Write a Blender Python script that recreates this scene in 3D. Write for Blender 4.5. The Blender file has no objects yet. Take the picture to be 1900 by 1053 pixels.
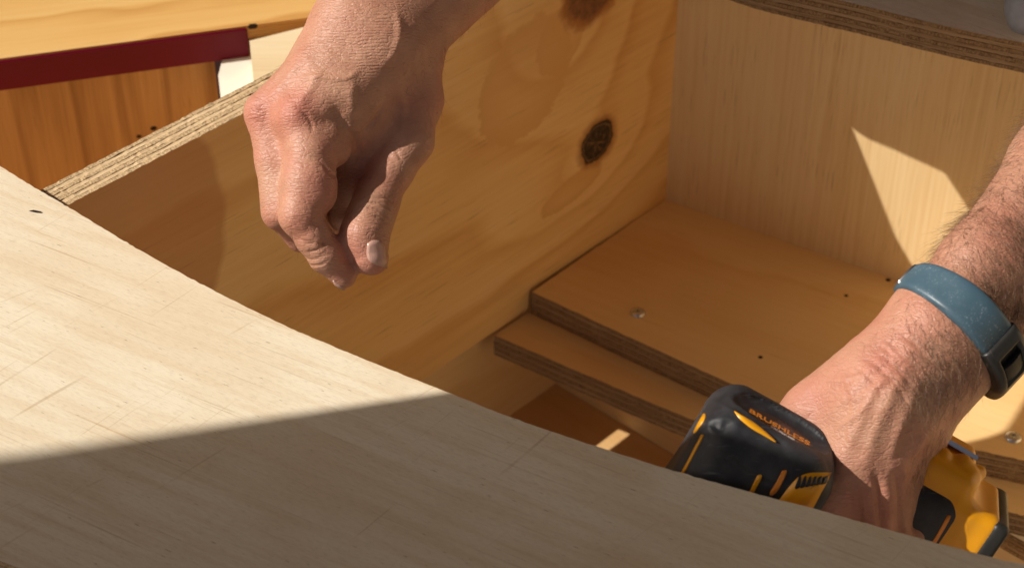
import bpy, bmesh, math, random
import numpy as np
from math import radians, sin, cos, tan, pi, sqrt, exp
from mathutils import Vector, Matrix

random.seed(7); np.random.seed(7)
SC = bpy.context.scene
COL = SC.collection

# ------------------------------------------------------------ camera
PITCH, FPX, CH = radians(39.2), 3619.0, 0.60
FW = np.array([0, cos(PITCH), -sin(PITCH)]); UP = np.array([0, sin(PITCH), cos(PITCH)])
RT = np.array([1.0, 0, 0]); CP = np.array([0, 0, CH])
cam_d = bpy.data.cameras.new('camera'); cam = bpy.data.objects.new('camera', cam_d); COL.objects.link(cam)
cam.location = CP; cam.rotation_euler = (pi/2 - PITCH, 0, 0)
cam_d.sensor_width = 36; cam_d.lens = 36*FPX/1900; cam_d.clip_start = .02; cam_d.clip_end = 200
cam_d.dof.use_dof = True; cam_d.dof.focus_distance = 0.97; cam_d.dof.aperture_fstop = 15
SC.camera = cam

# ------------------------------------------------------------ sun and sky
SUN_EL, SUN_AZ = radians(40), radians(-5)          # azimuth from -X towards +Y
SUN = np.array([-cos(SUN_EL)*cos(SUN_AZ), cos(SUN_EL)*sin(SUN_AZ), sin(SUN_EL)])
wd = bpy.data.worlds.new('World'); SC.world = wd; wd.use_nodes = True
nt = wd.node_tree; nt.nodes.clear()
sky = nt.nodes.new('ShaderNodeTexSky'); sky.sky_type = 'NISHITA'; sky.sun_disc = False
sky.sun_elevation = SUN_EL; sky.sun_rotation = math.atan2(SUN[0], SUN[1])
sky.dust_density = 6.0; sky.ozone_density = .3
bg = nt.nodes.new('ShaderNodeBackground'); bg.inputs[1].default_value = 0.05
wo = nt.nodes.new('ShaderNodeOutputWorld')
nt.links.new(sky.outputs[0], bg.inputs[0]); nt.links.new(bg.outputs[0], wo.inputs[0])
sl = bpy.data.lights.new('sun', 'SUN'); sl.energy = 5.0; sl.angle = radians(0.53); sl.color = (1, .94, .87)
so = bpy.data.objects.new('sun', sl); COL.objects.link(so)
so.rotation_euler = Vector(SUN).to_track_quat('Z', 'Y').to_euler(); so.location = (-3, 0, 3)
SC.view_settings.view_transform = 'Standard'; SC.view_settings.look = 'None'
SC.view_settings.exposure = 0.05; SC.view_settings.gamma = 1
SC.cycles.use_denoising = True
SC.cycles.max_bounces = 10; SC.cycles.diffuse_bounces = 6

# ------------------------------------------------------------ helpers: from a sight line to a point on a plane of the place
def ray(x, y): return FW + (x-950)/FPX*RT - (y-526.5)/FPX*UP
def onz(x, y, z):
    d = ray(x, y); return CP + d*((z-CH)/d[2])
def onp(x, y, p, n):
    d = ray(x, y); return CP + d*(np.dot(p-CP, n)/np.dot(d, n))
def V(a): return Vector([float(q) for q in a])

def tag(o, label=None, cat=None, group=None, kind=None):
    if label: o['label'] = label
    if cat: o['category'] = cat
    if group: o['group'] = group
    if kind: o['kind'] = kind
    return o
PW = {}                                            # world matrices, for parenting
def thing(name, label, cat, loc=(0, 0, 0), group=None, kind=None):
    o = bpy.data.objects.new(name, None); COL.objects.link(o); o.location = V(loc); o.empty_display_size = .02; PW[o.name] = Matrix.Translation(V(loc))
    return tag(o, label, cat, group, kind)
def link(name, me, mat=None, parent=None, mw=None, smooth=False):
    o = bpy.data.objects.new(name, me); COL.objects.link(o)
    if mat is not None:
        for m in (mat if isinstance(mat, (list, tuple)) else [mat]): me.materials.append(m)
    if smooth: me.polygons.foreach_set('use_smooth', [True]*len(me.polygons))
    mw = mw or Matrix.Identity(4)
    if parent is not None:
        o.parent = parent; o.matrix_local = PW[parent.name].inverted() @ mw
    else: o.matrix_local = mw
    PW[o.name] = mw
    return o
def frame(o, ex, ey, ez):
    m = Matrix.Identity(4)
    for i, e in enumerate((ex, ey, ez)):
        for j in range(3): m[j][i] = float(e[j])
    for j in range(3): m[j][3] = float(o[j])
    return m
def mesh_from(name, v, f):
    me = bpy.data.meshes.new(name); me.from_pydata([tuple(map(float, p)) for p in v], [], [tuple(map(int, q)) for q in f]); me.update(); return me
def mesh_np(name, v, q):
    """fast quad mesh from numpy arrays"""
    me = bpy.data.meshes.new(name); n, m = len(v), len(q)
    me.vertices.add(n); me.vertices.foreach_set('co', np.asarray(v, np.float32).ravel())
    me.loops.add(m*4); me.loops.foreach_set('vertex_index', np.asarray(q, np.int32).ravel())
    me.polygons.add(m); me.polygons.foreach_set('loop_start', np.arange(0, 4*m, 4, dtype=np.int32))
    me.polygons.foreach_set('use_smooth', np.ones(m, bool))
    me.update(calc_edges=True); me.validate(); return me

def spline(pts, n=8):
    """Catmull-Rom through points"""
    pts = [np.array(p, float) for p in pts]; out = []
    P = [2*pts[0]-pts[1]] + pts + [2*pts[-1]-pts[-2]]
    for i in range(1, len(P)-2):
        for k in range(n):
            t = k/n
            out.append(.5*((2*P[i]) + (P[i+1]-P[i-1])*t + (2*P[i-1]-5*P[i]+4*P[i+1]-P[i+2])*t*t + (3*P[i]-P[i-1]-3*P[i+1]+P[i+2])*t**3))
    out.append(pts[-1]); return out
def resample(pts, step):
    pts = [np.array(p, float) for p in pts]; out = [pts[0]]; acc = 0
    for a, b in zip(pts, pts[1:]):
        L = np.linalg.norm(b-a)
        k = max(1, int(round(L/step)))
        for i in range(1, k+1): out.append(a+(b-a)*i/k)
    return out

# ------------------------------------------------------------ materials
class NT:
    def __init__(s, name):
        s.m = bpy.data.materials.new(name); s.m.use_nodes = True; s.t = s.m.node_tree; s.t.nodes.clear()
        s.out = s.n('ShaderNodeOutputMaterial'); s.b = s.n('ShaderNodeBsdfPrincipled'); s.l(s.b.outputs[0], s.out.inputs[0])
    def n(s, t, **k):
        q = s.t.nodes.new(t)
        for a, b in k.items(): setattr(q, a, b)
        return q
    def l(s, a, b): s.t.links.new(a, b)
    def put(s, sock, val):
        if hasattr(val, 'is_linked') or isinstance(val, bpy.types.NodeSocket): s.l(val, sock)
        else: sock.default_value = val
    def math(s, op, a, b=0.0, clamp=False):
        q = s.n('ShaderNodeMath', operation=op); q.use_clamp = clamp; s.put(q.inputs[0], a); s.put(q.inputs[1], b); return q.outputs[0]
    def vmath(s, op, a, b=(0, 0, 0)):
        q = s.n('ShaderNodeVectorMath', operation=op); s.put(q.inputs[0], a); s.put(q.inputs[1], b); return q.outputs['Value'] if op in ('LENGTH', 'DOT_PRODUCT') else q.outputs[0]
    def coord(s, kind='Object'): return s.n('ShaderNodeTexCoord').outputs[kind]
    def map(s, v, loc=(0, 0, 0), rot=(0, 0, 0), sc=(1, 1, 1)):
        q = s.n('ShaderNodeMapping'); s.l(v, q.inputs[0]); q.inputs[1].default_value = loc; q.inputs[2].default_value = rot; q.inputs[3].default_value = sc; return q.outputs[0]
    def noise(s, v, scale=5, det=3, rough=.5, dist=0):
        q = s.n('ShaderNodeTexNoise'); s.l(v, q.inputs['Vector']); q.inputs['Scale'].default_value = scale; q.inputs['Detail'].default_value = det
        q.inputs['Roughness'].default_value = rough; q.inputs['Distortion'].default_value = dist; return q.outputs['Fac']
    def ramp(s, f, stops, interp='LINEAR'):
        q = s.n('ShaderNodeValToRGB'); q.color_ramp.interpolation = interp; s.l(f, q.inputs[0]); e = q.color_ramp.elements
        while len(e) < len(stops): e.new(.5)
        for i, (p, c) in enumerate(stops):
            e[i].position = p; e[i].color = (c, c, c, 1) if isinstance(c, (int, float)) else tuple(c)+(1,)
        return q.outputs[0]
    def mix(s, f, a, b, mode='MIX'):
        q = s.n('ShaderNodeMix', data_type='RGBA', blend_type=mode); s.put(q.inputs[0], f)
        for i, c in ((6, a), (7, b)):
            if isinstance(c, (tuple, list)): q.inputs[i].default_value = tuple(c)+(1,) if len(c) == 3 else c
            else: s.l(c, q.inputs[i])
        return q.outputs[2]
    def range(s, v, a, b, c=0., d=1.):
        q = s.n('ShaderNodeMapRange'); s.put(q.inputs[0], v); q.inputs[1].default_value = a; q.inputs[2].default_value = b; q.inputs[3].default_value = c; q.inputs[4].default_value = d; return q.outputs[0]
    def bump(s, h, strength=.3, dist=.001, prev=None):
        q = s.n('ShaderNodeBump'); q.inputs['Strength'].default_value = strength; q.inputs['Distance'].default_value = dist; s.l(h, q.inputs['Height'])
        if prev is not None: s.l(prev, q.inputs['Normal'])
        return q.outputs[0]
    def fin(s, col, rough=.6, nrm=None, spec=.4):
        s.put(s.b.inputs['Base Color'], tuple(col)+(1,) if isinstance(col, tuple) and len(col) == 3 else col)
        s.put(s.b.inputs['Roughness'], rough); s.b.inputs['Specular IOR Level'].default_value = spec
        if nrm is not None: s.l(nrm, s.b.inputs['Normal'])
        return s.m

def wood(name, light, mid, dark, fig=6., figw=.35, streak=.35, pores=.35, pcol=None, rough=.5, knots=(), checks=0, off=(0, 0, 0), fine=1., warp=.03, spec=.35, chk_ang=1.2):
    """figured wood with the grain along local X; knots = (x, y, rx, ry, angle, kind)"""
    s = NT(name); co = s.map(s.coord(), loc=off)
    sep = s.n('ShaderNodeSeparateXYZ'); s.l(co, sep.inputs[0])
    w1 = s.noise(s.map(co, sc=(3.5, 9, 9)), 1, 3, .5)
    w2 = s.noise(s.map(co, sc=(18, 40, 40)), 1, 2, .5)
    y = s.math('ADD', sep.outputs[1], s.math('MULTIPLY', s.math('SUBTRACT', w1, .5), warp*4))
    y = s.math('ADD', y, s.math('MULTIPLY', s.math('SUBTRACT', w2, .5), warp*.25))
    kn = []
    for (kx, ky, rx, ry, ang, kind) in knots:
        p = s.map(s.coord(), loc=(0, 0, 0))
        p = s.vmath('SUBTRACT', p, (kx, ky, 0))
        q = s.n('ShaderNodeVectorRotate', rotation_type='Z_AXIS'); s.l(p, q.inputs[0]); q.inputs['Angle'].default_value = -ang
        p = s.vmath('MULTIPLY', q.outputs[0], (1/rx, 1/ry, 0))
        d0 = s.vmath('LENGTH', p)
        nz = s.noise(s.map(co, sc=(1, 1, 1)), 110, 3, .6)
        d = s.math('ADD', d0, s.math('MULTIPLY', s.math('SUBTRACT', nz, .5), .45))
        kn.append((d, d0, kind, p))
        fall = s.math('POWER', 2.718, s.math('MULTIPLY', s.math('MULTIPLY', d0, d0), -.09))
        y = s.math('ADD', y, s.math('MULTIPLY', fall, warp*2.2))
    rings = s.math('SINE', s.math('MULTIPLY', y, fig*2*pi))
    saw = s.math('FRACT', s.math('MULTIPLY', y, fig))
    saw = s.ramp(saw, [(0, .0), (.55, .35), (.86, 1.), (1, 0.)])
    st = s.noise(s.map(co, sc=(6, 190*fine, 190*fine)), 1, 4, .6)
    st2 = s.noise(s.map(co, sc=(26, 620*fine, 620*fine)), 1, 2, .6)
    big = s.noise(s.map(co, sc=(4, 7, 7)), 1, 2, .5)
    f = s.math('ADD', s.math('MULTIPLY', saw, figw), s.math('MULTIPLY', s.range(st, .3, .7), streak))
    f = s.math('ADD', f, s.math('MULTIPLY', s.range(big, .35, .65), .3))
    col = s.ramp(f, [(.08, light), (.45, mid), (1., dark)])
    pr = s.range(st2, .60, .72)
    pr2 = s.math('MULTIPLY', pr, s.range(s.noise(s.map(co, sc=(9, 30, 30)), 1, 2), .38, .62))
    col = s.mix(s.math('MULTIPLY', pr2, pores), col, pcol or tuple(c*.45 for c in dark))
    if checks:
        # thin cross checks and ticks across the grain
        c2 = s.map(co, rot=(0, 0, -chk_ang), sc=(1, 1, 1))
        v = s.noise(s.map(c2, sc=(8, 340, 1)), 1, 2, .5); g = s.noise(s.map(co, sc=(9, 14, 1)), 1, 2, .6)
        m = s.math('MULTIPLY', s.range(v, .655, .72), s.range(g, .47, .60))
        col = s.mix(s.math('MULTIPLY', m, checks), col, (.30, .17, .06))
        v2 = s.noise(s.map(co, sc=(90, 900, 1)), 1, 1, .5)
        col = s.mix(s.math('MULTIPLY', s.range(v2, .72, .78), .6*checks), col, (.10, .05, .02))
    for d, d0, kind, p in kn:
        rad = s.noise(s.map(p, sc=(3, 3, 3)), 1.3, 4, .7)
        if kind == 'black':
            sp_ = s.n('ShaderNodeSeparateXYZ'); s.l(p, sp_.inputs[0]); rad2 = s.noise(s.map(p, sc=(1.2, 1.2, 1.2)), 1.5, 3, .7); an = s.math('ARCTAN2', sp_.outputs[1], sp_.outputs[0])
            ray_ = s.math('SINE', s.math('ADD', s.math('MULTIPLY', an, 9.), s.math('MULTIPLY', rad2, 26.)))
            core = s.mix(s.math('MULTIPLY', s.math('MULTIPLY', s.range(ray_, .0, .9), s.range(d0, .85, .25)), s.range(rad2, .40, .58)), (.016, .009, .005), (.30, .17, .075))
            core = s.mix(s.range(rad, .54, .66), core, (.13, .06, .022))
            core = s.mix(s.math('MULTIPLY', s.range(s.math('ABSOLUTE', s.math('SUBTRACT', d, .86)), .05, .015), .6), core, (.34, .20, .09))
            col = s.mix(s.range(d, 1.42, 1.02), col, (.40, .17, .045))
            col = s.mix(s.range(d, 1.04, .98), col, core)
        elif kind == 'brown':
            core = s.mix(s.range(rad, .35, .65), (.14, .05, .016), (.30, .12, .04))
            col = s.mix(s.range(d, 1.30, 1.0), col, (.42, .17, .04))
            col = s.mix(s.range(d, 1.0, .84), col, core)
        elif kind == 'stain':
            col = s.mix(s.math('MULTIPLY', s.range(s.math('ADD', d0, s.math('MULTIPLY', s.math('SUBTRACT', w2, .5), .12)), 1.04, .98), .62), col, (.50, .215, .08))
        else:
            col = s.mix(s.math('MULTIPLY', s.range(d, 1.04, .96), s.range(d0, .3, 1.0, .35, 1)), col, tuple(.35*a+.65*b for a, b in zip(mid, dark)))
    n1 = s.bump(st2, .12, .0006); n2 = s.bump(st, .10, .001, n1)
    return s.fin(col, s.range(st, .3, .7, rough-.06, rough+.08), n2, spec)

def ply_face(name, light, tan, line, cross, rough=.55):
    """pale rotary-cut veneer: short fibres, tan blotches, thin lines along the grain (local X), scratches across it"""
    s = NT(name); co = s.coord()
    fib = s.noise(s.map(co, sc=(210, 1500, 60)), 1, 4, .7)
    mid = s.noise(s.map(co, sc=(9, 130, 30)), 1, 4, .65)
    blo = s.noise(s.map(co, sc=(9, 17, 9)), 1, 3, .55)
    th = s.noise(s.map(co, sc=(7, 620, 30)), 1, 3, .6); tm = s.noise(s.map(co, sc=(14, 30, 10), loc=(4, 1, 0)), 1, 2)
    c = s.mix(s.math('MULTIPLY', s.range(blo, .42, .66), .62), light, tan)
    c = s.mix(s.math('MULTIPLY', s.range(mid, .45, .66), .75), c, tan)
    c = s.mix(s.math('MULTIPLY', s.range(fib, .50, .76), .55), c, tuple(.66*q for q in tan))
    c = s.mix(s.math('MULTIPLY', s.range(fib, .46, .26), .18), c, tuple(min(.9, 1.10*q) for q in light))
    c = s.mix(s.math('MULTIPLY', s.math('MULTIPLY', s.range(th, .60, .68), s.range(tm, .42, .60)), .55), c, line)
    tk = s.noise(s.map(co, sc=(150, 1100, 1)), 1, 1, .5)
    c = s.mix(s.math('MULTIPLY', s.range(tk, .73, .79), .75), c, (.16, .09, .04))
    for a, f, th0, loc in ((cross, 300, .660, (0, 0, 0)), (cross+.10, 520, .668, (3, 1, 0)), (cross-.16, 420, .675, (7, 2, 0))):
        q = s.map(co, rot=(0, 0, -a), loc=loc)
        v = s.noise(s.map(q, sc=(9, f, 1)), 1, 2, .5); g = s.noise(s.map(q, sc=(22, 34, 1)), 1, 2, .6)
        c = s.mix(s.math('MULTIPLY', s.math('MULTIPLY', s.range(v, th0, th0+.05), s.range(g, .50, .62)), .40), c, line)
    n = s.bump(fib, .25, .0004, s.bump(mid, .12, .0008))
    return s.fin(c, s.range(mid, .3, .7, rough-.05, rough+.08), n, .28)

def plyedge(name, T, layers=7, light=(.56, .40, .21), dark=(.30, .175, .08), endc=(.40, .26, .13)):
    """layers across local Z of a board of thickness T (z from -T to 0)"""
    s = NT(name); co = s.coord(); sep = s.n('ShaderNodeSeparateXYZ'); s.l(co, sep.inputs[0])
    wob = s.noise(s.map(co, sc=(14, 14, 14)), 1, 2)
    z = s.math('ADD', sep.outputs[2], s.math('MULTIPLY', s.math('SUBTRACT', wob, .5), T*.09))
    l = s.math('MULTIPLY', z, layers/T)
    fr = s.math('FRACT', s.math('ADD', l, 100.)); par = s.math('FLOORED_MODULO', s.math('FLOOR', s.math('ADD', l, 100.)), 2.)
    longg = s.ramp(s.noise(s.map(co, sc=(25, 25, 1500)), 1, 3, .6), [(.3, dark), (.6, light), (.8, tuple(min(1, c*1.15) for c in light))])
    spk = s.noise(s.map(co, sc=(900, 900, 420)), 1, 4, .75)
    endg = s.ramp(spk, [(.30, tuple(c*.30 for c in endc)), (.5, endc), (.68, tuple(min(1, c*1.5) for c in endc))])
    col = s.mix(par, longg, endg)
    gl = s.math('LESS_THAN', s.math('MINIMUM', fr, s.math('SUBTRACT', 1., fr)), .085)
    brk = s.range(s.noise(s.map(co, sc=(120, 120, 40)), 1, 2), .36, .52)
    col = s.mix(s.math('MULTIPLY', s.math('MULTIPLY', gl, brk), .8), col, (.085, .042, .02))
    gap = s.noise(s.map(co, sc=(60, 60, 900)), 1, 3, .7)
    col = s.mix(s.math('MULTIPLY', s.range(gap, .66, .72), .8), col, (.07, .035, .015))
    h = s.math('ADD', s.math('MULTIPLY', spk, par), s.math('MULTIPLY', gap, -.6))
    return s.fin(col, .8, s.bump(h, .7, .0012), .15)

def plain(name, col, rough=.5, bump=0., bsc=400, spec=.4, metal=0., var=.12, coat=0.):
    s = NT(name); co = s.coord(); n = s.noise(co, bsc, 4, .6); n2 = s.noise(co, bsc*.06, 3, .6)
    c = s.mix(s.range(n2, .3, .7), tuple(q*(1-var) for q in col), tuple(min(1, q*(1+var)) for q in col))
    s.fin(c, s.range(n2, .3, .7, max(.03, rough-.07), min(1, rough+.07)), s.bump(n, bump, .0005) if bump else None, spec)
    s.b.inputs['Metallic'].default_value = metal; s.b.inputs['Coat Weight'].default_value = coat
    return s.m

# ------------------------------------------------------------ boards
def board(name, outline, T, mw, face, edge, parent=None, layers=7, step=None, jit=.0003, bottom=None, seed=1, bevel=0.0):
    """outline in local XY (counter-clockwise), face at z=0, thickness downwards; the rim is built ply by ply"""
    rnd = random.Random(seed)
    pts = [np.array(p[:2], float) for p in outline]
    if step:
        pts = resample(pts+[pts[0]], step)[:-1]
    n = len(pts); v = []; f = []; mi = []
    nrm = []
    for i in range(n):
        t = pts[(i+1) % n]-pts[i-1]; t = t/(np.linalg.norm(t)+1e-9); nrm.append(np.array([t[1], -t[0]]))
    zs = []
    for k in range(layers):
        a, b = -T*k/layers, -T*(k+1)/layers; e = T/layers*.10
        zs += [(a if k == 0 else a-e, k), (b if k == layers-1 else b+e, k)]
    rows = []
    for (z, k) in zs:
        base = 0 if k % 2 == 0 else -jit*.8
        row = []
        for i in range(n):
            j = base + (rnd.gauss(0, jit*.55) if step else 0)
            p = pts[i]+nrm[i]*j; row.append(len(v)); v.append((p[0], p[1], z))
        rows.append(row)
    for r0, r1 in zip(rows, rows[1:]):
        for i in range(n):
            f.append((r0[i], r1[i], r1[(i+1) % n], r0[(i+1) % n])); mi.append(1)
    f.append(tuple(rows[0])); mi.append(0)
    f.append(tuple(reversed(rows[-1]))); mi.append(2 if bottom else 0)
    me = mesh_from(name, v, f)
    me.polygons.foreach_set('material_index', mi)
    bm = bmesh.new(); bm.from_mesh(me); bmesh.ops.triangulate(bm, faces=[q for q in bm.faces if len(q.verts) > 4]); bm.to_mesh(me); bm.free()
    o = link(name, me, [face, edge]+([bottom] if bottom else []), parent, mw)
    return o
def boxm(name, lo, hi, mat, parent=None, mw=None, bev=.0006):
    bm = bmesh.new(); bmesh.ops.create_cube(bm, size=1)
    for q in bm.verts: q.co = Vector([lo[i]+(q.co[i]+.5)*(hi[i]-lo[i]) for i in range(3)])
    if bev: bmesh.ops.bevel(bm, geom=bm.edges[:], offset=bev, segments=2, affect='EDGES')
    me = bpy.data.meshes.new(name); bm.to_mesh(me); bm.free()
    return link(name, me, mat, parent, mw)

# ------------------------------------------------------------ the cabinet: planes measured in the place
Z3 = np.array([0, 0, 1.0])
TD = .0215                                             # ply thickness
DA = onz(125, 381, -.0195); DB = onz(540, 165, -.0195) # right arris of the divider's top edge
DD = (DB-DA)/np.linalg.norm(DB-DA); DN = np.array([DD[1], -DD[0], 0])
CORN = onp(1235, 370, DA, DN)                          # inside corner of floor, divider and back
ZF = CORN[2]
BE = onz(1680, 525, ZF); BU = (BE-CORN)/np.linalg.norm(BE-CORN); BN = np.array([BU[1], -BU[0], 0])
ZF = onz(1100, 480, ZF)[2]

sa, sb_ = onz(500, 700, 0), onz(600, 640, 0); ga_ = math.atan2(onz(700, 810, 0)[1]-onz(200, 610, 0)[1], onz(700, 810, 0)[0]-onz(200, 610, 0)[0])
M_sheet = ply_face('pale_ply_face', (.78, .69, .52), (.675, .535, .35), (.40, .25, .11), math.atan2(sb_[1]-sa[1], sb_[0]-sa[0])-ga_)
def dloc(px, py):
    p = onp(px, py, DA, DN)-DA; return float(p@DD), float(p[2])
k1 = dloc(1108, 263); k2 = dloc(1103, -12); k3 = dloc(1060, 352); k4 = dloc(975, 150); k5 = dloc(1040, 75)
k6 = dloc(300, 400)
M_div = wood('knotty_pine_face', (.87, .585, .25), (.81, .505, .19), (.66, .335, .10), fig=9, figw=.5, streak=.26, pores=.6, rough=.42,
             knots=((k3[0], k3[1], .032, .0115, .15, 'fig'), (k4[0], k4[1], .047, .042, .9, 'fig'), (k5[0], k5[1], .026, .022, 1.2, 'fig'), (k6[0]-.035, k6[1], .075, .10, .3, 'stain'),
                    (k1[0], k1[1], .0165, .0160, .2, 'black'), (k2[0], k2[1]+.004, .028, .023, .3, 'brown')), warp=.05, off=(3.1, .7, 0))
M_back = wood('straight_grain_face', (.84, .665, .39), (.80, .59, .31), (.66, .42, .17), fig=60, figw=.10, streak=.42, pores=.7, rough=.42, warp=.004, fine=1.5, off=(1.3, 2.2, 0))
M_shelf = wood('shelf_ply_face', (.84, .615, .30), (.79, .535, .24), (.67, .39, .14), fig=7, figw=.30, streak=.18, pores=.25, rough=.45, warp=.07, off=(.3, 5.2, 0))
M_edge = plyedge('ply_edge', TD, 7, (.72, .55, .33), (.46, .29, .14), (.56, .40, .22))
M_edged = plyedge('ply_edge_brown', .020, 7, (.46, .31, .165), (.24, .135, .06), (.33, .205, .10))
M_orange = wood('orange_pine_face', (.71, .455, .17), (.65, .38, .12), (.50, .24, .06), fig=11, figw=.55, streak=.2, pores=.2, rough=.5, warp=.10, off=(5.3, 1.2, 0))
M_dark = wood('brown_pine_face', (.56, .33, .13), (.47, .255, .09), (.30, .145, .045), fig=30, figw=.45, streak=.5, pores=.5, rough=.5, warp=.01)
M_well = wood('reddish_ply_face', (.72, .46, .21), (.64, .38, .15), (.5, .26, .09), fig=7, figw=.3, streak=.2, pores=.2, off=(2, 1, 0))
M_cream = wood('cream_offcut_face', (.77, .66, .44), (.73, .59, .36), (.62, .45, .24), fig=12, figw=.2, streak=.3, pores=.2)
M_red = plain('dark_red_paint', (.135, .003, .016), .5, .15, 60, spec=.2, var=.25)
M_white = plain('whitewashed_wood', (.80, .74, .62), .6, .15, 200)
M_ground = plain('concrete', (.30, .28, .25), .9, .4, 30)
M_zinc = plain('zinc_plated_steel', (.62, .64, .66), .28, .05, 300, metal=1.0)
M_hole = plain('drilled_recess', (.03, .015, .008), .9)

ground = boxm('ground', (-20, -20, -1.2), (20, 20, -1.0), M_ground, bev=0); tag(ground, kind='structure')

cab = thing('cabinet', 'unfinished plywood cabinet standing open with knotty pine divider and curved shelves', 'cabinet', (CORN[0], CORN[1], -.6))

# divider: local x along DD, y up, z towards the right face
mwD = frame(DA, DD, Z3, DN)
sC = float((CORN-DA)@DD); zD = float(-.302-DA[2])
div = board('divider_panel', [(-.25, zD), (sC+.03, zD), (sC+.03, 0), (.468, 0), (.462, .0245), (.375, .0245), (.338, 0), (-.25, 0)], TD, mwD, M_div, M_edge, cab, step=.0022, seed=3)  # raised far end shaped to cast the back panel sun patch's left edge
tag(div, 'knotty pine plywood divider with a black knot')
# lower divider, set back to the left
LA = DA-DN*.014
mwL = frame(LA, DD, Z3, DN)
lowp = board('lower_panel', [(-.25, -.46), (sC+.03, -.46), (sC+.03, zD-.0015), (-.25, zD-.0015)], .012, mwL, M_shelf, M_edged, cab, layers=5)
# back panel: grain vertical -> local x up
mwB = frame(CORN+BN*.0, Z3, -BU, BN)
zt = -.0215-CORN[2]
board('back_panel', [(-.30, .02), (-.30, -.60), (zt, -.60), (zt, .02)], TD, mwB, M_back, M_edge, cab)

# shelves
def shelf(name, zz, edge_px, T, seed, back_off=.0, z_tilt=0):
    fr = [onz(x, y, zz) for x, y in edge_px]
    fr = spline(fr, 10)
    # first point lies on the divider, extend right beyond the frame
    e = fr[-1]; fr.append(e+np.array([.22, -.055, 0]))
    rgt = fr[-1]; pl = [fr[0]]
    b0 = CORN.copy(); b0[2] = zz
    br = b0+BU*.62
    poly = [p for p in fr] + [br, b0]
    # keep 0.6 mm clear of divider and back
    o = np.array([b0[0], b0[1], zz]); m = frame(o, BU, np.array([-BU[1], BU[0], 0]), Z3)
    mi = np.array(m.inverted())
    loc = [(mi @ np.append(p, 1))[:2] for p in poly]
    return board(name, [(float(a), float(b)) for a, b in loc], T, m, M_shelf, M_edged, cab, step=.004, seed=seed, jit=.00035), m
sh1, mS1 = shelf('upper_shelf', ZF, [(987, 541), (1200, 640), (1420, 738), (1600, 792), (1795, 831), (1900, 853)], .0205, 11)
sh2, mS2 = shelf('lower_shelf', ZF-.0215, [(916, 621), (1100, 700), (1290, 780), (1500, 852), (1700, 908), (1860, 946), (1930, 962)], .0185, 12)
tag(sh1, 'upper curved shelf with two zinc screws'); tag(sh2, 'lower curved shelf stepping out under the upper one')
# floor of the deep well and the riser behind it
ZW = onp(1030, 712, LA, DN)[2]
wc = onz(1030, 712, ZW); we = onz(1260, 850, ZW); wu = (we-wc)/np.linalg.norm(we-wc); wn = np.array([wu[1], -wu[0], 0])
mwW = frame(wc, wu, np.array([-wu[1], wu[0], 0]), Z3)
board('well_floor', [(-.10, -.42), (.55, -.42), (.55, .05), (-.10, .05)], .018, mwW, M_well, M_edged, cab)
mwR = frame(wc, wu, Z3, wn)
board('riser_panel', [(0, 0.0005), (.55, 0.0005), (.55, ZF-.0215-.0190-ZW), (0, ZF-.0215-.0190-ZW)], .015, mwR, M_shelf, M_edged, cab)
mwSd = frame(np.array([.455, .975, 0]), (0, -1, 0), Z3, (-1, 0, 0))
board('bounce_side_panel', [(0, -.395), (.40, -.395), (.40, -.0205), (0, -.0205)], .018, mwSd, M_back, M_edge, cab)  # unseen panel added to throw sunlight back onto the divider
# a slot added along the sun line through the lower panel, under the divider's foot, lets one bar of sun into the well
def cut_slot(o, quad, depth):
    bm = bmesh.new(); a = [bm.verts.new(V(p-SUN*.01)) for p in quad]; b = [bm.verts.new(V(p+SUN*depth)) for p in quad]; n = len(quad)
    bm.faces.new(a); bm.faces.new(b[::-1])
    for k in range(n): bm.faces.new((a[k], b[k], b[(k+1) % n], a[(k+1) % n]))
    bmesh.ops.recalc_face_normals(bm, faces=bm.faces[:])
    me = bpy.data.meshes.new('saw'); bm.to_mesh(me); bm.free(); t = bpy.data.objects.new('saw', me); COL.objects.link(t)
    m = o.modifiers.new('slot', 'BOOLEAN'); m.object = t; m.operation = 'DIFFERENCE'; m.solver = 'EXACT'
    bpy.context.view_layer.update(); dg = bpy.context.evaluated_depsgraph_get()
    me2 = bpy.data.meshes.new_from_object(o.evaluated_get(dg)); o.modifiers.clear(); o.data = me2
    bpy.data.objects.remove(t)
slot = []
for px, py in ((1102, 830), (1147, 796), (1176, 808), (1132, 843)):
    L = onz(px, py, ZW); slot.append(L+SUN*float(-((L-DA)@DN)/(SUN@DN)))
cut_slot(lowp, slot, .075)
# low outer front that closes the well, hidden under the near board
fr0 = onz(300, 640, 0); 
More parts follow.
